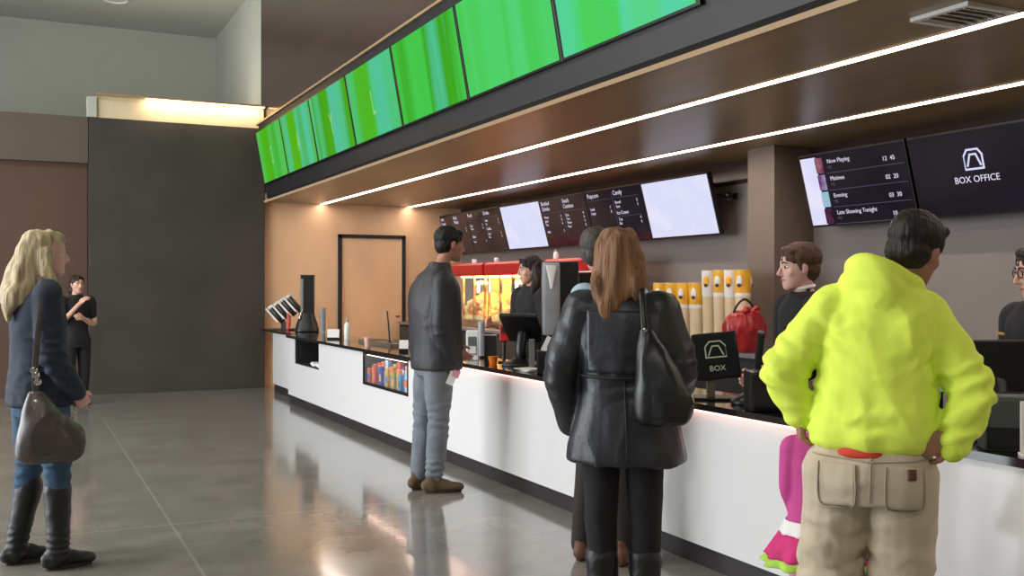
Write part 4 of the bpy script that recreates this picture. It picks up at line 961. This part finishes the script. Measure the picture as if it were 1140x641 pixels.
def hood(bm):
    limb(bm, [(-.02, .12, 1.52), (-.035, .05, 1.545), (-.005, -.01, 1.55), (.05, -.03, 1.535), (.11, .0, 1.50), (.14, .07, 1.475), (.13, .14, 1.46)], [.025, .032, .036, .036, .034, .032, .025], n=16)
    limb(bm, [(-.04, .04, 1.49), (.0, -.015, 1.50), (.06, -.03, 1.48), (.11, .02, 1.44)], [.045, .05, .05, .045], n=14)
    limb(bm, [(-.02, -.0, 1.47), (.04, -.04, 1.44), (.08, -.01, 1.41)], [.04, .045, .04], n=14)
fn = folds(.008, (7, 7, 3), [(J['eL'], (.5, 0, 1), .12, .010, 15), (J['eR'], (-.5, 0, 1), .12, .010, 15), (J['wR'], (-.5, 0, 1), .09, .008, 20), (J['wL'], (.3, 0, 1), .08, .008, 20), ((.02, -.12, 1.06), (.1, 0, 1), .12, .006, 9),
                          ((-.1, -.05, 1.36), (1, 0, 1), .1, .005, 12), ((.16, -.05, 1.34), (-1, 0, 1), .1, .005, 12)])
sw = top(o, 'sweatshirt', J, th, R, M_hivis, (.083, .07, .047), fn=fn, extra=hood, vox=.0075, sm=6)
bm = nb(); rings(bm, [(.012, 0, .958, .158, .112), (.012, 0, .962, .170, .124), (.012, 0, .978, .172, .126), (.012, 0, .984, .165, .118)], math.radians(th - 90), 40, 2); obj('waist_rib', bm, mat('hi_vis_rib', '#d8f04a', .85, bump=.4, bscale=60, bstretch=(3, 3, .1)), o, True)
for S in 'RL':
    w, e = Vector(J['w' + S]), Vector(J['e' + S]); dd = (w - e).normalized(); bm = nb(); limb(bm, [w - dd * .01, w + dd * .03], [.043, .039], n=18); obj('cuff', bm, MATS['hi_vis_rib'], o, True)
tr = trousers(o, 'trousers', J, th, [(.01, 0, .80, .18, .13), (.01, 0, .86, .198, .148), (.01, 0, .91, .192, .142), (.01, 0, .965, .172, .118), (.01, 0, .985, .165, .11)], M_khaki, (.112, .095, .088),
              fn=folds(.007, (7, 7, 3.2), [(J['kR'], (.3, 0, 1), .16, .009, 10), (J['kL'], (-.3, 0, 1), .16, .009, 10), ((0, -.1, .78), (0, 0, 1), .1, .004, 14), ((-.12, -.05, .68), (.4, 0, 1), .1, .006, 11)]), vox=.008)
M_seam = mat('khaki_seam', '#ab9b86', .9)
for ln in ([(.012, .955), (.010, .88), (.008, .81)], [(-.165, .945), (-.06, .94), (.012, .935)], [(.012, .935), (.09, .94), (.175, .945)]):
    decal(o, 'seam', tr, {'line': ln, 'w': .004}, M_seam, .0025)
for u0, u1 in ((-.145, -.035), (.055, .165)):
    decal(o, 'back_pocket', tr, (u0, .79, u1, .925), M_khaki, .004, 14, 14)
    decal(o, 'seam', tr, {'line': [(u0, .925), (u0 + .002, .80), ((u0 + u1) / 2, .785), (u1 - .002, .80), (u1, .925)], 'w': .004}, M_seam, .0065)
decal(o, 'leather_patch', tr, (.118, .888, .142, .920), mat('brown_patch', '#5a3420', .6), .0085, 4, 4)
bm = nb(); rings(bm, [(.0, -.012, .935, .085, .10), (.0, -.02, .95, .10, .118), (.0, -.018, .975, .10, .118)], math.radians(th - 90), 28, 3); obj('undershirt', bm, mat('red_cloth', '#d2452f', .8), o, True)
shoes(o, J, mat('tan_work_leather', '#8a6a45', .7), M_sole, .31, .055)

# ---- 7 girl in pink in front of him
pf = PF(914, 3.72); th = 80; h = 1.14
J = default_J(h, th); k = 1 / 1.0
J['sL'] = (-.10, 0, .885); J['sR'] = (.115, 0, .90); J['eL'] = (-.108, .0, .74); J['eR'] = (.14, .02, .73); J['wL'] = (-.085, .07, .62); J['wR'] = (.12, .08, .62); J['head'] = (.0, .02, 1.03); J['neck'] = (0, 0, .95)
R = [(0, 0, .53, .125, .09), (0, 0, .58, .125, .09), (0, 0, .68, .115, .085), (0, 0, .78, .12, .085), (0, 0, .87, .13, .08), (0, 0, .915, .115, .07), (0, 0, .945, .06, .05)]
o, M = person(pf, 'small girl in pink ruffled dress standing between the hi-vis man and the counter', J, th, R, M_skin, fem=1, hs=.86, arm=(.03, .025, .018), leg=(.05, .038, .028), fs=.62, vox=.006)
face(o, M); short_hair(o, M, hairmat('child_brown_hair', '#4a3122'), 1.04)
M_pink2 = mat('hot_pink_cotton', '#c64690', .8, vary=.06); M_magenta = mat('magenta_ruffle', '#cc2a72', .75, vary=.12, vscale=14)
top(o, 'dress', J, th, R, M_pink2, (.048, .040, .032), fn=folds(.003, (10, 10, 5)), sleeve=.8, vox=.007)
def flare(z0, z1, r0, r1, amp, m, name, parent=None):
    bm = nb(); n = 96; rows = 7; G = []
    for i in range(rows + 1):
        s = i / rows; row = []
        for j in range(n):
            a = 2 * PI * j / n; w_ = 1 + amp * s * math.sin(11 * a + .8 * math.sin(3 * a)); rx = (r0 + (r1 - r0) * s) * w_; row.append(bm.verts.new((rx * math.cos(a), rx * .78 * math.sin(a), z0 + (z1 - z0) * s)))
        G.append(row)
    for a, b_2 in zip(G, G[1:]):
        for j in range(n): bm.faces.new((a[j], b_2[j], b_2[(j + 1) % n], a[(j + 1) % n]))
    ob = obj(name, bm, m, parent or o, True); sd = ob.modifiers.new('t', 'SOLIDIFY'); sd.thickness = .004; return ob
flare(.625, .575, .128, .150, .02, M_white, 'white_band')
rf = flare(.578, .49, .150, .20, .05, M_magenta, 'ruffle')
flare(.492, .462, .198, .212, .07, mat('lime_trim', '#a6cf4a', .7, vary=.15, vscale=30), 'lime_trim', rf)
trousers(o, 'leggings', J, th, [(0, 0, .50, .09, .075), (0, 0, .58, .1, .08), (0, 0, .65, .09, .07)], mat('light_pink_cotton', '#dc8fb4', .8), (.058, .046, .038), vox=.007)
shoes(o, J, mat('pink_shoe', '#d98ab0', .6), M_white, .18, .032)

# ---- staff
def staff(px, d, h, th, lab, hair_c, hscale=1.0, skin=M_skin, glasses=False, hth=None, fem=0, hdx=0, wr=(.09, .13, .57), wl=(-.09, .13, .57), pitch=5, name_hair='staff_hair', long=False):
    pf = PF(px, d); J = default_J(h, th); P_ = J['P']
    J['eR'] = P_(.14, .0, .63); J['eL'] = P_(-.14, .0, .63); J['wR'] = P_(*wr); J['wL'] = P_(*wl); J['head'] = (J['head'][0] + hdx, J['head'][1], J['head'][2])
    R = torso(h, J, .104 - .006 * fem, .085, .095, .065)
    o, M = person(pf, lab, J, th, R, skin, hth=hth, fem=fem, hs=hscale, pitch=pitch, vox=.006)
    face(o, M, hair_c, glasses); hm = hairmat(name_hair, hair_c)
    short_hair(o, M, hm, 1.05)
    top(o, 'polo_shirt', J, th, R, M_blackcloth, (.078, .066, .06), sleeve=.15, fn=folds(.005))
    trousers(o, 'trousers', J, th, [(0, 0, .46 * h, .16, .12), (0, 0, .5 * h, .16, .12), (0, 0, .54 * h, .15, .11)], M_blackcloth, (.095, .075, .062))
    shoes(o, J, M_boot, M_sole, .28, .048)
    bm = nb(); c = Vector(J['neck']); f = J['f']; r = J['r']
    limb(bm, [c - r * .06 - f * .0 + Vector((0, 0, .015)), c - f * .055 + Vector((0, 0, .03)), c + r * .06 + Vector((0, 0, .015))], [(.007, .016)] * 3, flat=(0, 0, 1)); limb(bm, [c - r * .06 + Vector((0, 0, .015)), c + f * .06 - Vector((0, 0, .02)), c + r * .06 + Vector((0, 0, .015))], [(.007, .014)] * 3, flat=(0, 0, 1))
    obj('collar', bm, M_blackcloth, o, True)
    return o, M, J, hm
o, M, J, hm = staff(893, 5.72, 1.71, 205, 'young server in black with brown hair facing left behind the counter', '#4a3225', 1.08, M_skin3, hth=202, pitch=4, name_hair='brown_hair')
bm = nb(); c = Vector(J['neck']); limb(bm, [c + (J['f'] * math.cos(a_) + J['r'] * math.sin(a_)) * .056 + Vector((0, 0, .032 - .012 * math.cos(a_))) for a_ in [k_ * PI / 5 for k_ in range(11)]], [.011] * 11, n=10); obj('undershirt_neck', bm, M_white, o, True)
o, M, J, hm = staff(1154, 4.5, 1.665, 205, 'server with glasses and black shirt cut off by the right edge of the picture', '#1c1512', 1.02, M_skin, True, hth=200, pitch=10, hdx=.035, name_hair='very_dark_hair')
bm = nb(); c = Vector(J['head']) * 1; f = J['f']; cc_ = Vector((0, 0, 1.27)) + J['f'] * .128 - J['r'] * -.06
obox(bm, Matrix.Translation(cc_) @ Matrix.Rotation(math.radians(205 - 90), 4, 'Z'), .07, .006, .012, .001); obj('chest_badge', bm, mat('gold_badge', '#c08a3a', .4), o)
o, M, J, hm = staff(592, 8.95, 1.75, 215, 'dark-haired server in black beside the lit popcorn machine', '#1d1513', 1.0, M_skin, hth=200, fem=1, wr=(.06, .2, .66), wl=(-.12, .16, .62), name_hair='dark_long_hair')
bm = nb(); c = Vector(J['head']); f = Vector((math.cos(math.radians(200)), math.sin(math.radians(200)), 0)); r = Vector((f.y, -f.x, 0)); Z = Vector((0, 0, 1))
for s in (-1, 1): limb(bm, [c - f * .02 + r * s * .07 + Z * .03, c - f * .03 + r * s * .09 - Z * .08, c - f * .0 + r * s * .095 - Z * .18, c + f * .02 + r * s * .08 - Z * .27], [.035, .042, .038, .012], n=12)
limb(bm, [c - f * .07 + Z * .03, c - f * .1 - Z * .1, c - f * .1 - Z * .25], [.06, .075, .03], n=14)
link('long_hair', remesh(bm, .008, 3, strands(.009, 36)), hm, o)
# ================================================================ light and camera
def area(name, loc, rot, sx, sy, power, col=(1, 1, 1), spread=None):
    l = bpy.data.lights.new(name, 'AREA'); l.shape = 'RECTANGLE'; l.size = sx; l.size_y = sy; l.energy = power; l.color = col
    if spread: l.spread = spread
    o = bpy.data.objects.new(name, l); o.location = loc; o.rotation_euler = rot; C.objects.link(o); return o
# daylight through the glazed left wall
area('window_daylight', (-7.0, 9.0, 2.35), (0, -PI / 2, 0), 4.0, 9, 1000, (.92, .97, 1.0))
# lobby lamps in the high ceiling
for x, y, e in ((-4, -2, 30), (-1.4, -1, 95), (-4.5, 6, 90), (-1.3, 6, 110), (-4.5, 11, 90), (-1.3, 11, 120)):
    area('lobby_lamp', (x, y, CEIL - .02), (0, 0, 0), .5, .5, e, (1, .93, .85))
area('ledge_lamp', (2.4, 14.92, 4.08), (math.radians(25), 0, 0), 1.6, .05, 8, (1, .78, .5))
area('cove_lamp', (1.4, 15.75, 3.95), (PI, 0, 0), 3.2, .4, 32, (1, .86, .66))
area('upper_lamp', (-3.5, 17.2, 5.9), (0, 0, 0), 2.5, 1.5, 55, (.9, .97, 1))
for y in (10.9 + .55, 12.1 + .55): pass
W = bpy.data.worlds.new('World'); bpy.context.scene.world = W; W.use_nodes = True
bg = W.node_tree.nodes['Background']; bg.inputs[0].default_value = (.75, .85, 1, 1); bg.inputs[1].default_value = .6
cam = bpy.data.cameras.new('camera'); co = bpy.data.objects.new('camera', cam); C.objects.link(co)
cam.sensor_width = 36; cam.lens = 36 * F_PX / 1140; cam.shift_y = -1.5 / 1140; cam.clip_end = 100
co.location = (0, 0, EYE); co.rotation_euler = (PI / 2, 0, -YAW)
sc = bpy.context.scene; sc.camera = co
sc.view_settings.view_transform = 'Standard'; sc.view_settings.look = 'None'; sc.view_settings.gamma = 1; sc.view_settings.use_curve_mapping = False
sc.view_settings.exposure = 0
sc.cycles.use_denoising = True
sc.cycles.max_bounces = 8
